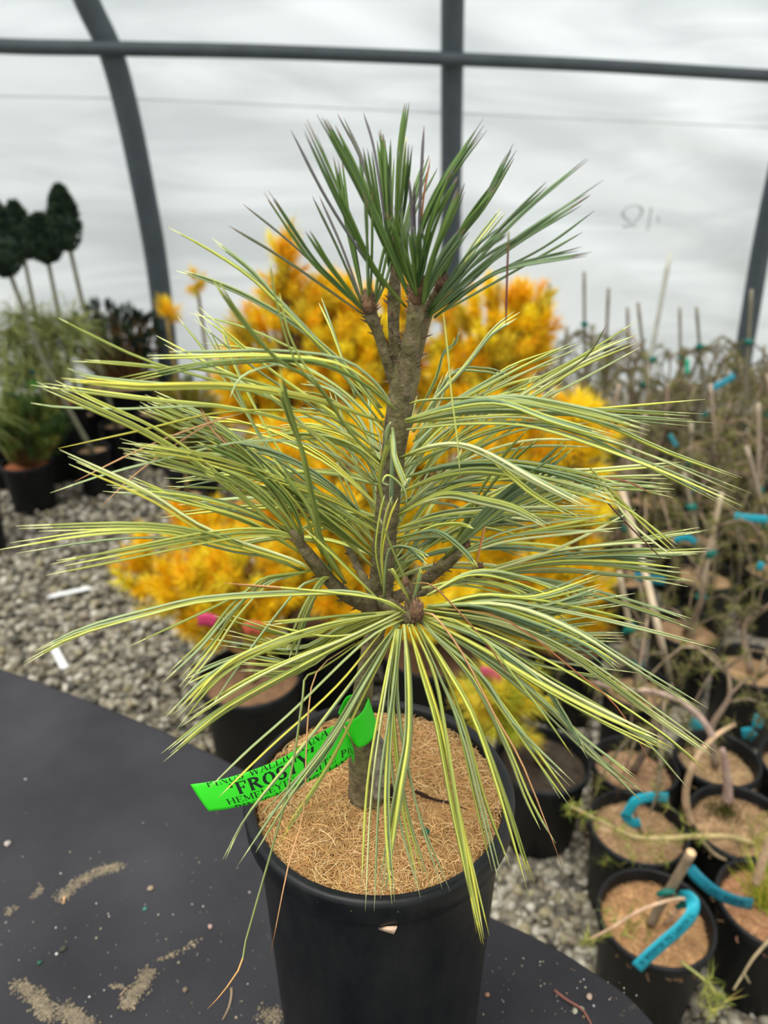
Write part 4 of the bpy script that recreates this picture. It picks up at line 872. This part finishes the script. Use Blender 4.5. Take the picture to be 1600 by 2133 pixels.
gold_tree((905, 1340, 240, .24, 0, [(940, 1040, 130, 170, 1.55, 90), (1080, 920, 100, 80, 1.6, 34), (1120, 1050, 90, 90, 1.55, 34), (1060, 1200, 130, 90, 1.5, 44), (900, 1230, 70, 50, 1.4, 16), (840, 1300, 70, 40, 1.34, 14), (1090, 1290, 60, 50, 1.4, 14)], GOLD, 110, 25, .042), 'wide golden pine in the black pot right behind the coir-topped pot')
gold_tree((1180, 1330, 170, .22, 0, [(1190, 1200, 70, 90, 1.5, 28), (1208, 940, 50, 60, 1.55, 14), (1210, 850, 24, 30, 1.5, 4), (1190, 1060, 60, 90, 1.52, 20), (1180, 1290, 60, 40, 1.5, 10)], GOLD, 110, 26, .042), 'narrow golden pine on the right with a round yellow top tuft')
gold_tree((522, 1405, 216, .24, 0, [(520, 1200, 110, 70, 1.45, 36), (400, 1240, 80, 60, 1.42, 26), (318, 1170, 34, 55, 1.5, 10), (430, 1120, 120, 50, 1.55, 24), (480, 1300, 100, 45, 1.4, 22), (285, 1215, 26, 26, 1.45, 3)], GOLD, 130, 27, .040), 'low spreading golden pine in black pot by the gravel, leftmost of the golden group')
gold_tree((1130, 1580, 200, .2, 0, [(1045, 1450, 62, 48, 1.12, 12), (1040, 1500, 50, 40, 1.12, 6)], GOLDG, 150, 28, .042), 'small greenish-yellow pine with a pink tag in black pot right of the main pot')
root, (x, y, r, h) = gold_tree((400, 960, 120, .2, 0, [(405, 860, 70, 70, 2.68, 46), (385, 925, 40, 40, 2.66, 14)], [s2l(150, 144, 50), s2l(120, 122, 46), s2l(176, 160, 54)], 80, 29, .04), 'olive-green pine shrub behind the left side of the golden group')
root['label'] = 'olive-green pine shrub behind the left side of the golden group'
# golden standards on thin stems
for (sx, sy, gx, gy, Y, lab) in [(410, 590, 402, 690, 3.0, 'thin golden standard with a small tuft, right of the left hoop'), (347, 655, 352, 760, 2.5, 'little golden tuft on a stem in front of the left hoop')]:
    c = P(sx, sy, Y); rg = random.Random(sx); root = empty('potted_golden_pine', (c.x, c.y, 0), lab, 'potted plant'); add_pot(root, c.x, c.y, .065, .16, sx, fib=60)
    m = MB(); m.tube(crom([Vector((c.x, c.y, .14)), Vector((c.x + .01, c.y, c.z * .6)), c], 12), .007, 6, s2l(120, 104, 62)); m.build('stem', M_twig, root, inv=inv_of(root))
    ball_plant(root, rg, c, (.035, .035, .035), 9, GOLDO, L=.04, R_=.034, nn=90, core=.2)
# pink tags
def mini_tag(name, pts, w, Y, col, lab, cat='tag', off=(0, 0, 0), m_=14):
    n_ = len(pts); top = []; bot = []
    for i in range(n_):
        a = pts[max(0, i - 1)]; b = pts[min(n_ - 1, i + 1)]; dx, dy = b[0] - a[0], b[1] - a[1]; L = math.hypot(dx, dy) or 1
        top.append((pts[i][0] + dy / L * w / 2, pts[i][1] - dx / L * w / 2)); bot.append((pts[i][0] - dy / L * w / 2, pts[i][1] + dx / L * w / 2))
    Ys = Y if hasattr(Y, '__len__') else [Y] * n_
    o, S = ribbon(name, top, bot, Ys, Ys, col, m_=m_, nv=3, thick=.0006); tag(o, lab, cat); return o, S
PINK = s2l(222, 80, 128)
mini_tag('plant_tag', R(412, 1292, 430, 1290, 450, 1296), 26, 1.30, PINK, 'bright pink tag on the low golden pine at left')
mini_tag('plant_tag', R(508, 1312, 526, 1306, 545, 1312), 26, 1.28, s2l(224, 118, 90), 'orange-pink tag on the low golden pine right of the bright pink one')
mini_tag('plant_tag', R(1000, 1398, 1022, 1404, 1052, 1432), 22, 1.10, s2l(206, 96, 120), 'pink tag on the small greenish-yellow pine')
mini_tag('plant_tag', R(1000, 1362, 1012, 1356, 1022, 1362), 12, 1.30, s2l(170, 70, 84), 'dull pink tag on the wide golden pine')

# left side -------------------------------------------------------
DG = [s2l(*c) for c in [(58, 76, 58), (48, 66, 52), (72, 90, 62), (42, 58, 48)]]
MG = [s2l(*c) for c in [(104, 130, 66), (86, 114, 62), (128, 146, 70), (76, 100, 60), (156, 164, 78)]]
FG = [s2l(*c) for c in [(150, 156, 92), (128, 138, 78), (168, 170, 104), (112, 124, 70)]]
def topiary(px, py, w, hh, Y, base_dx, pointed, lab, seed):
    c = P(px, py, Y); s_ = depth(c) / 1600; Rr = w / 2 * s_; Hh = hh / 2 * s_ / .93; rg = random.Random(seed)
    bx = c.x + base_dx; root = empty('topiary_standard', (bx, Y, 0), lab, 'potted plant'); inv = inv_of(root)
    add_pot(root, bx, Y, .072, .2, seed, fib=50)
    m = MB(); m.tube(crom([Vector((bx, Y, .18)), Vector((bx * .4 + c.x * .6, Y, c.z * .55)), Vector((c.x, Y, c.z - Hh * .3))], 12), [.011 - .003 * i / 11 for i in range(12)], 7, s2l(112, 112, 92)); m.build('stem', M_twig, root, inv=inv)
    m = MB(); prof = []
    def rad_at(t): return math.sqrt(max(0, 1 - t * t)) if (t < 0 or not pointed) else max(0, (1 - t) ** .8 * (1 + .25 * t))
    for i in range(13):
        t = -1 + 2 * i / 12 * .97; prof.append((max(.0005, Rr * .84 * rad_at(t)), t * Hh * .93))
    m.lathe(prof, 24, c, DG[1])
    m.v = [Vector(v) + Vector((0, 0, 0)) + (Vector(v) - c) * .16 * noise.noise(Vector(v) * 22) for v in m.v]
    for k in range(420):
        t = rg.uniform(-1, 1.02) if k % 3 else rg.uniform(.2, 1.05); a = rg.uniform(0, 6.28); rad = rad_at(min(1, t)) * rg.uniform(.78, .98)
        p = c + Vector((math.cos(a) * Rr * rad, math.sin(a) * Rr * rad, t * Hh))
        brush(m, rg, p, Vector((math.cos(a), math.sin(a), 1.2)), .016, .017, 22, DG, .0018, up=.9)
    m.build('crown', M_fol, root, smooth=False, inv=inv)
topiary(134, 462, 60, 116, 3.15, .08, True, 'topiary standard with the tallest pointed dark crown, rightmost of the row', 31)
topiary(92, 503, 74, 88, 3.3, .03, False, 'topiary standard with a rounded dark crown, second from the right', 32)
topiary(40, 488, 62, 104, 3.45, .02, True, 'topiary standard with a small pointed dark crown, second from the left', 33)
topiary(0, 505, 80, 136, 2.85, .20, True, 'topiary standard with a leaning stem cut by the left edge of the photo', 34)
# feathery long-needled pine
def feathery(px, py, Y, rx, ry, rw, h, lab, seed, heads, cols, n=110, L=.13, w=.0011, dep=.02):
    x, y, r, h = pot_at(rx, ry, rw, h); root = empty('potted_pine', (x, y, 0), lab, 'potted plant'); inv = inv_of(root)
    add_pot(root, x, y, r, h, seed, fib=100, coir=s2l(176, 116, 78)); rg = random.Random(seed); base = Vector((x, y, h - .02)); m = MB(); tw = MB()
    for (hx, hy, hY) in heads:
        c = P(hx, hy, hY); q = crom([base, base.lerp(c, .6) + Vector((rg.uniform(-.03, .03), 0, 0)), c], 10); tw.tube(q, [.010 - .006 * i / 9 for i in range(10)], 6, s2l(120, 108, 76))
        for k in range(n):
            v = Vector((rg.gauss(0, 1), rg.gauss(0, 1), rg.gauss(.35, .8))).normalized(); p0 = c - Vector((0, 0, rg.uniform(0, .07))); LL = L * rg.uniform(.7, 1.15)
            pts = [p0, p0 + v * LL * .55, p0 + v * LL - Vector((0, 0, LL * .28))]; m.tube(crom(pts, 5), [w, w, w, w * .8, w * .2], 3, jit(rg, rg.choice(cols), .15), cap=False)
    m.build('foliage', M_fol, root, smooth=False, inv=inv); tw.build('branches', M_twig, root, inv=inv)
feathery(60, 700, 1.95, 118, 832, 120, .34, 'feathery pale green pine with long loose needles in front of the topiary stems', 41,
         [(60, 735, 2.95), (20, 690, 2.9), (110, 700, 2.95), (150, 670, 3.0), (90, 670, 3.0), (-30, 720, 2.9), (60, 765, 2.88), (10, 775, 2.9), (120, 755, 2.92), (40, 655, 3.0)], FG, n=120, L=.17, w=.0016)
feathery(-60, 820, 1.8, -70, 1010, 120, .25, 'pale green long-needled pine reaching in from the left edge', 42, [(-60, 790, 2.3), (-50, 850, 2.3), (-80, 740, 2.32)], FG, n=90, L=.14)
# dense dark shrub in a wide pot
x, y, r, h = pot_at(262, 792, 176, .30); root = empty('potted_shrub', (x, y, 0), 'dense dark green shrub in a wide black pot at the foot of the left hoop', 'potted plant'); rg = random.Random(51)
add_pot(root, x, y, r, h, 51, fib=60); c = P(238, 700, y)
ball_plant(root, rg, c, (.22, .17, .15), 230, DG + [s2l(78, 98, 62)], L=.035, R_=.026, nn=50, w=.0022, base=Vector((x, y, h - .02)), core=.3)
m = MB()
for (bx, by) in [(208, 652), (262, 655), (282, 662), (190, 676), (330, 680)]:
    brush(m, rg, P(bx, by + 20, y), Vector((0, 0, 1)), .08, .03, 90, DG, .002, up=1)
m.build('foliage', M_fol, root, smooth=False, inv=inv_of(root))
x, y, r, h = pot_at(352, 850, 135, .26); root = empty('potted_shrub', (x, y, 0), 'low dark shrub in a black pot just right of the wide pot', 'potted plant'); add_pot(root, x, y, r, h, 52, fib=60)
ball_plant(root, rg, Vector((x, y, h + .06)), (.12, .1, .08), 40, DG, L=.05, R_=.03, nn=50, w=.002, base=Vector((x, y, h - .02)), core=.2)
# small bushy pine
x, y, r, h = pot_at(55, 962, 106, .19); root = empty('potted_pine', (x, y, 0), 'small bushy green pine in a black pot with orange-brown coir on the left gravel', 'potted plant'); rg = random.Random(61)
add_pot(root, x, y, r, h, 61, coir=s2l(190, 122, 84)); c = P(55, 892, y)
ball_plant(root, rg, c, (.125, .11, .11), 170, MG, L=.05, R_=.036, nn=90, w=.0013, base=Vector((x, y, h - .02)), core=.25, updir=.9)
x, y, r, h = pot_at(-15, 905, 110, .22); root = empty('nursery_pot', (x, y, 0), 'plain black pot behind the small bushy pine at the left edge', 'pot'); add_pot(root, x, y, r, h, 62, fib=60)
mini_tag('plant_tag', R(52, 802, 66, 800, 78, 808), 15, 2.86, s2l(60, 190, 60), 'bright green tag under the feathery pine at left')
mini_tag('plant_tag', R(40, 786, 56, 774, 72, 778), 14, 2.87, s2l(40, 110, 110), 'dark teal tag above the bright green one at left')

# right block: potted larches with canes ---------------------------------
LC = [s2l(*c) for c in [(114, 114, 64), (96, 98, 56), (132, 128, 76), (84, 78, 50), (142, 142, 72)]]
LT = [s2l(140, 122, 104), s2l(116, 100, 84), s2l(96, 84, 70)]
TEAL = s2l(20, 112, 100); CYAN = s2l(44, 176, 196); CANE = s2l(176, 158, 132)
def larch_parts(rg, x, y, h, ht, spread, nb, droop=.6, ntuft=16, tall=False, bl=.022):
    tw = MB(); fo = MB(); base = Vector((x, y, h - .02)); top = base + Vector((rg.uniform(-.04, .04), rg.uniform(-.03, .03), ht))
    k1 = Vector((rg.uniform(-.03, .03), rg.uniform(-.03, .03), 0)); q = crom([base, base.lerp(top, .35) + k1, base.lerp(top, .7) - k1, top], 16)
    tc = rg.choice(LT); tw.tube(q, [.0085 - .006 * i / 15 for i in range(16)], 7, colf=lambda u, k: jit(rg, tc, .15))
    for b in range(nb):
        i = rg.randrange(5, 16); p = q[i]; a = rg.uniform(0, 6.283); L = spread * rg.uniform(.5, 1.1)
        d = Vector((math.cos(a), math.sin(a), 0)); side = Vector((-d.y, d.x, 0)) * rg.uniform(-.3, .3)
        pts = [p, p + d * L * .45 + Vector((0, 0, L * rg.uniform(.1, .3))) + side * L * .3, p + d * L * .85 + side * L + Vector((0, 0, -L * droop * rg.uniform(.1, .7))), p + d * L + side * L + Vector((0, 0, -L * droop * rg.uniform(.8, 1.7)))]
        zlim = min(v.z for v in pts)
        if zlim < .03:
            for v in pts: v.z = max(v.z, .04)
        bq = crom(pts, 9); bc = jit(rg, rg.choice(LT), .15); tw.tube(bq, [.0034 - .0022 * i_ / 8 for i_ in range(9)], 4, bc)
        for t in range(ntuft):
            j = rg.uniform(1, 8); jj = int(min(j, 7)); c = bq[jj].lerp(bq[jj + 1], j - jj if jj < 7 else 0)
            col = rg.choice(LC)
            for _ in range(9):
                v = Vector((rg.gauss(0, 1), rg.gauss(0, 1), rg.gauss(.2, 1))).normalized(); fo.blade(c, c + v * bl * rg.uniform(.6, 1.2), .0009, jit(rg, col, .2))
    return tw, fo, q
def larch(x, y, r, h, ht, spread, nb, seed, label, group=None, cane=None, ties=1, **kw):
    kw_cane = kw.pop('cane_col', None); rg = random.Random(seed); root = empty('potted_larch', (x, y, 0), label, 'potted plant', group); inv = inv_of(root)
    add_pot(root, x, y, r, h, seed, fib=kw.pop('fib', 220), coir=jit(rg, CB, .1), dep=.03)
    tw, fo, q = larch_parts(rg, x, y, h, ht, spread, nb, **kw)
    tw.build('branches', M_twig, root, inv=inv); fo.build('foliage', M_fol, root, smooth=False, inv=inv)
    if cane:
        top, w = cane; cc_ = kw_cane or CANE; bt = Vector((x + .015, y - .01, h - .03)); c = jit(rg, cc_, .12)
        m = MB(); qq = crom([bt, bt.lerp(top, .5), top], 14); m.tube(qq, [w * (1 + .12 * (i % 4 == 0)) for i in range(14)], 8, c); m.build('cane', M_stick, root, inv=inv)
        for t in range(ties):
            p = bt.lerp(top, .35 + .3 * t + rg.uniform(-.1, .1)); m = MB(); 
            m.tube([p - Vector((0, 0, .010)), p - Vector((0, 0, .004)), p + Vector((0, 0, .004)), p + Vector((0, 0, .010))], [w * 1.8, w * 2.5, w * 2.5, w * 1.7], 8, TEAL)
            m.tube([p, p + Vector((rg.choice([-1, 1]) * .016, -.008, rg.uniform(-.008, .012)))], [.0045, .0035], 5, TEAL); m.build('tie', M_tag, root, inv=inv)
    return root
ORD = ['leftmost', 'second from the left', 'third from the left', 'fourth from the left', 'fifth from the left', 'sixth from the left']
rows = [  # forward distance, x of each pot, (picture position of each cane top or None), name
    (3.27, [.66, .875, 1.09, 1.305, 1.52, 1.735], [(1145, 590), (1217, 566), (1307, 640), (1416, 640), (1545, 760), (1640, 700)], 'row against the tunnel wall'),
    (2.97, [.66, .875, 1.09, 1.305, 1.52], [(1182, 680), (1268, 600), (1329, 630), (1451, 640), (1592, 720)], 'second row from the tunnel wall'),
    (2.67, [.68, .895, 1.11, 1.325], [(1242, 700), (1396, 528), (1500, 700), (1566, 603)], 'third row from the tunnel wall'),
    (2.40, [.70, .915, 1.13, 1.345], [(1290, 800), None, (1480, 800), (1600, 780)], 'fourth row from the tunnel wall'),
    (2.13, [.72, .935, 1.15], [(1345, 860), (1440, 880), (1580, 840)], 'fifth row from the tunnel wall'),
    (1.88, [.66, .89, 1.11], [(1310, 930), (1425, 985), (1555, 930)], 'sixth row from the tunnel wall')]
for ri, (Y, xs, tops, rn) in enumerate(rows):
    for i, (x, tp) in enumerate(zip(xs, tops)):
        rg = random.Random(ri * 10 + i); yy = Y + rg.uniform(-.02, .02)
        top = P(tp[0], tp[1], yy) if tp else None; ht = max(.32, ((top.z - .17) * .64 if top else .42))
        lab = 'larch sapling %s in the %s' % (ORD[i], rn)
        if tp == (1396, 528): lab = 'larch sapling with a long pale cane slanting high to the right'
        larch(x, yy, .095, .19, ht, .2, 16, 100 + ri * 10 + i, lab, 'rows of staked larch saplings on the right', cane=(top, .008 if tp == (1396, 528) else .0062) if top else None, ties=2 if i % 2 else 1, ntuft=22, fib=60, droop=.9, cane_col=s2l(170, 168, 158) if tp == (1396, 528) else (s2l(118, 112, 96) if ri < 3 else s2l(150, 136, 116)))
near = [(1430, 1305, 165, .30, 12, 'larch with arching grey twigs in the pot below the flat coir disc'), (1568, 1385, 175, .30, 10, 'larch in the coir-topped pot with orange scraps near the right edge'), (1330, 1430, 165, .24, 8, 'larch in the pot behind the large bare coir pot, right of the golden pines'),
        (1322, 1592, 195, .22, 6, 'nearly bare larch in the large coir-topped pot below the long right needles'), (1494, 1578, 190, .24, 6, 'larch with a thick arching stem in the pot beside the cyan square tag'), (1678, 1590, 200, .3, 5, 'larch in a pot cut off by the right edge')]
for i, (px, py, w, ht, nb, lab) in enumerate(near):
    x, y, r, h = pot_at(px, py, w * .91, .19)
    larch(x, y, r, h, ht, .17, nb, 300 + i, lab, None, cane=(Vector((x + [.02, .05, -.08, .03, .02, -.03, .05][i], y, h + ht * 1.2)), .0055) if i not in (3, 4) else None, ties=2, ntuft=12, fib=500, droop=.8)

# the four nearest pots, built to the photograph
def traced(root, name, pts, Ys, w, col, inv, mat=None, m_=18, taper=.5):
    p3 = crom([P(x, y, Y) for (x, y), Y in zip(pts, Ys)], m_); rr = [w / 2 / 1600 * depth(p) * (1 - taper * i / (m_ - 1)) for i, p in enumerate(p3)]
    m = MB(); rg = random.Random(len(pts) + int(w)); m.tube(p3, rr, 8, colf=lambda u, k: jit(rg, col, .14)); return m.build(name, mat or M_twig, root, inv=inv), p3
def tufts(root, rg, q, n, inv, cols, bl=.02, nn=8, w=.0008, spr=.006):
    m = MB()
    for _ in range(n):
        c = rg.choice(q) + Vector((rg.gauss(0, spr), rg.gauss(0, spr), rg.gauss(0, spr)))
        for k in range(nn):
            v = Vector((rg.gauss(0, 1), rg.gauss(0, 1), rg.gauss(-.2, 1))).normalized(); m.blade(c, c + v * bl * rg.uniform(.5, 1.2), w, jit(rg, rg.choice(cols), .2))
    return m.build('foliage', M_fol, root, smooth=False, inv=inv)
def grass(root, rg, x, y, z, n, R_, L, cols, inv, lean=(0, 0), w=.0008):
    m = MB()
    for _ in range(n):
        a = rg.uniform(0, 6.28); q = R_ * rg.random(); p = Vector((x + q * math.cos(a), y + q * math.sin(a), z)); l = L * rg.uniform(.5, 1.1)
        d = Vector((rg.gauss(lean[0], .35), rg.gauss(lean[1], .35), 1)).normalized(); m.tube(crom([p, p + d * l * .5, p + d * l + Vector((d.x, d.y, -.3)) * l * .25], 5), [w, w, w, w * .7, w * .2], 3, jit(rg, rg.choice(cols), .2), cap=False)
    return m.build('grass', M_fol, root, smooth=False, inv=inv)
LCP = [s2l(150, 160, 70), s2l(120, 136, 60), s2l(176, 170, 84)]
# front pot with cane
x, y, r, h = pot_at(1366, 1908, 240, .19); root = empty('potted_larch', (x, y, 0), 'young larch tied to a cut thick stake, the frontmost pot on the right gravel', 'potted plant'); inv = inv_of(root)
add_pot(root, x, y, r, h, 71, fib=1400, coir=s2l(176, 138, 98), dep=.022)
o, p3 = traced(root, 'stake', R(1355, 1925, 1375, 1888, 1408, 1832, 1440, 1776), [y - .005, y - .008, y - .012, y - .02], 19, s2l(128, 112, 92), inv, M_stick, taper=-.1)
m = MB(); e = p3[-1]; d = (p3[-1] - p3[-3]).normalized(); m.tube([e, e + d * .0012], [.0068, .0064], 14, s2l(206, 172, 130)); m.build('cut_end', M_stick, o, inv=inv)
_, b1 = traced(root, 'branch', R(1378, 1935, 1420, 1885, 1437, 1874, 1410, 1873, 1370, 1882, 1320, 1903, 1270, 1935, 1225, 1958), [y, y, y - .02, y - .03, y - .04, y - .05, y - .07, y - .08], 10, s2l(180, 150, 122), inv)
traced(root, 'branch', R(1395, 1900, 1420, 1915, 1440, 1900), [y, y, y - .01], 9, s2l(190, 156, 120), inv)
for (tx, ty) in [(1386, 1858), (1412, 1870), (1425, 1884)]:
    p = P(tx, ty, y - .018); m = MB(); m.tube([p + Vector((-.012, 0, -.006)), p, p + Vector((.012, -.004, .006))], [.003, .0055, .003], 7, TEAL); m.build('tie', M_tag, root, inv=inv)
rg = random.Random(71); tufts(root, rg, b1[-4:], 10, inv, LCP, .022); c = P(1240, 1975, y - .08); grass(root, rg, x - .03, y, h - .02, 26, .05, .03, LCP, inv)
_, b2 = traced(root, 'branch', R(1420, 2005, 1460, 2035, 1490, 2065, 1494, 2110), [y - .08, y - .11, y - .13, y - .14], 6, s2l(150, 150, 90), inv); tufts(root, rg, b2[-8:], 12, inv, LCP, .028)
ct, S = mini_tag('plant_tag', R(1415, 1868, 1432, 1868, 1444, 1880, 1440, 1905, 1415, 1935, 1380, 1965, 1350, 1992, 1326, 2016), 27, [y - .015, y - .03, y - .045, y - .055, y - .065, y - .075, y - .085, y - .09], CYAN, 'cyan printed tag hanging over the rim of the frontmost right pot', m_=36)
m = MB()
def tag_text(m, S, txt, u0, u1, v0, v1):
    st, wd = text_strokes(txt, 1.0, .9)
    for (p, q, w) in st:
        a = S(u0 + (u1 - u0) * p[0] / wd, v0 + (v1 - v0) * p[1], .0009); b = S(u0 + (u1 - u0) * q[0] / wd, v0 + (v1 - v0) * q[1], .0009)
        if (b - a).length > 1e-5: m.tube([a, b], .0005, 4, s2l(10, 70, 90))
tag_text(m, S, "H WEEPIN YS LARCH L", .95, .36, .66, .30); m.build('print', M_ink, ct)
# pot with curled cyan tag
x, y, r, h = pot_at(1330, 1720, 205, .19); root = empty('potted_larch', (x, y, 0), 'larch pot with a curled cyan tag, directly behind the frontmost pot', 'potted plant'); inv = inv_of(root); rg = random.Random(72)
add_pot(root, x, y, r, h, 72, fib=1200, dep=.024); traced(root, 'branch', R(1335, 1735, 1325, 1700, 1318, 1670), [y, y, y], 10, s2l(140, 116, 92), inv)
tufts(root, rg, [P(xx, yy, y - .04) for xx, yy in [(1290, 1770), (1320, 1780), (1340, 1740), (1380, 1760), (1400, 1730), (1300, 1790)]], 26, inv, LCP, .024, spr=.02)
mini_tag('plant_tag', R(1392, 1662, 1370, 1660, 1345, 1662, 1325, 1668, 1312, 1685, 1304, 1704), 21, [y, y - .01, y - .02, y - .03, y - .03, y - .03], CYAN, 'curled cyan tag arching over the second right pot')
mini_tag('plant_tag', R(1300, 1690, 1308, 1706, 1322, 1716, 1334, 1712), 20, y - .02, CYAN, 'small cyan tag end below the curled one')
# pot with thick pruned stems
x, y, r, h = pot_at(1543, 1712, 212, .19); root = empty('potted_larch', (x, y, 0), 'larch with pale arching trunk and moss on its coir, right of the curled cyan tag', 'potted plant'); inv = inv_of(root); rg = random.Random(73)
add_pot(root, x, y, r, h, 73, fib=1200, dep=.022)
traced(root, 'trunk', R(1515, 1668, 1516, 1640, 1512, 1600, 1505, 1560), [y + .03] * 4, 24, s2l(150, 128, 116), inv)
_, a1 = traced(root, 'branch', R(1452, 1742, 1432, 1690, 1430, 1640, 1450, 1580, 1488, 1535, 1530, 1508), [y, y, y, y, y + .03, y + .05], 18, s2l(168, 142, 112), inv)
_, a2 = traced(root, 'branch', R(1486, 1538, 1462, 1498, 1420, 1462, 1360, 1440, 1300, 1436, 1230, 1420), [y + .03, y + .04, y + .05, y + .08, y + .12, y + .16], 15, s2l(160, 138, 126), inv)
_, a3 = traced(root, 'branch', R(1585, 1765, 1530, 1745, 1460, 1742, 1380, 1746, 1320, 1743, 1260, 1715, 1190, 1680), [y - .02, y - .05, y - .08, y - .1, y - .11, y - .12, y - .12], 13, s2l(166, 148, 104), inv)
traced(root, 'branch', R(1460, 1748, 1490, 1780, 1520, 1792, 1560, 1790), [y - .06, y - .07, y - .07, y - .06], 9, s2l(150, 132, 104), inv)
tufts(root, rg, a2[-10:] + a1[-5:], 34, inv, LC, .022); tufts(root, rg, a3[6:], 30, inv, LCP, .016); tufts(root, rg, a3[-2:], 8, inv, LCP, .012)
m = MB(); c = G(1510, 1690, h - .016)
for k in range(260):
    p = c + Vector((rg.gauss(0, .014), rg.gauss(0, .011), 0)); m.blade(p, p + Vector((rg.gauss(0, .4), rg.gauss(0, .4), 1)).normalized() * .008, .0012, jit(rg, s2l(70, 72, 26), .3))
m.build('moss_patch', M_fol, root, smooth=False, inv=inv)
grass(root, rg, x + .02, y - .03, h - .02, 30, .05, .06, LCP, inv)
# right edge pot with grass and tag
x, y, r, h = pot_at(1614, 1880, 232, .19); root = empty('potted_larch', (x, y, 0), 'pot with bright yellow-green grassy seedlings at the right edge', 'potted plant'); inv = inv_of(root); rg = random.Random(74)
add_pot(root, x, y, r, h, 74, fib=1200, coir=s2l(172, 130, 96), dep=.022)
grass(root, rg, *[*G(1590, 1885, h - .02)][:2], h - .02, 90, .022, .11, [s2l(176, 184, 60), s2l(150, 164, 56), s2l(196, 190, 76)], inv, lean=(-.1, -.1)); traced(root, 'stake', R(1575, 1840, 1590, 1790, 1612, 1740), [y, y, y], 18, s2l(178, 150, 120), inv, M_stick, taper=0)
_, b3 = traced(root, 'branch', R(1605, 1955, 1570, 1995, 1545, 2035, 1528, 2062), [y - .1, y - .12, y - .13, y - .14], 7, s2l(150, 134, 104), inv); traced(root, 'branch', R(1550, 2028, 1562, 2048), [y - .13, y - .13], 5, s2l(160, 146, 110), inv)
ct, S = mini_tag('plant_tag', R(1436, 1808, 1458, 1832, 1490, 1858, 1530, 1876, 1568, 1884), 24, [y - .0, y - .02, y - .03, y - .03, y - .02], s2l(30, 130, 150), 'darker cyan printed tag bridging the front pot and the right edge pot', m_=24)
m = MB(); tag_text(m, S, "LARI WEEPIN", .25, .85, .3, .66); m.build('print', M_ink, ct)
# other cyan and teal tags in the block
for (pts, w, Y, c, lab) in [
    (R(1570, 1495, 1580, 1500, 1576, 1516), 22, 1.28, CYAN, 'upper small cyan tag near the right edge, above the square one'), (R(1546, 1530, 1560, 1528, 1570, 1538), 26, 1.24, CYAN, 'square cyan tag beside the arching trunk'),
    (R(1434, 1500, 1450, 1512, 1472, 1536), 22, 1.30, s2l(70, 170, 180), 'cyan tag hanging below the thick arching branch'), (R(1530, 1075, 1555, 1079, 1600, 1082), 16, 1.75, CYAN, 'long cyan tag near the right edge above the flat coir disc'),
    (R(1578, 1176, 1590, 1182), 18, 1.6, CYAN, 'short cyan tag against the right edge below the long one'), (R(1320, 1200, 1350, 1206, 1385, 1210), 18, 1.5, s2l(40, 140, 160), 'dark cyan tag crossed by the pale slanting stick'),
    (R(1530, 782, 1505, 798, 1476, 812), 13, 2.385, s2l(60, 160, 180), 'slanting cyan tag in front of the foot of the right hoop'), (R(1432, 748, 1432, 778), 9, 2.5, s2l(60, 190, 150), 'small green flag hanging between the slanting canes'),
    (R(1262, 1075, 1285, 1080, 1300, 1076), 14, 1.7, TEAL, 'teal tag at the end of the upper right needles'), (R(1405, 1125, 1430, 1120, 1450, 1130), 14, 1.65, CYAN, 'cyan tag between the coir discs in the middle rows'),
    (R(1395, 905, 1410, 930), 10, 1.95, s2l(60, 150, 160), 'upright cyan tag below the horizontal needles on the right')]:
    mini_tag('plant_tag', pts, w, Y, c, lab)
# pale stick slanting among the pots
m = MB(); q = crom([P(1290, 1010, 1.62), P(1345, 1200, 1.5), P(1378, 1340, 1.42)] + [G(1400, 1430, 0.03)], 20); m.tube(q, [.009 - .002 * i / 19 for i in range(20)], 8, s2l(196, 178, 152))
tag(m.build('pale_stick', M_stick), 'long pale bare stick slanting down between the golden pines and the larches', 'stick')
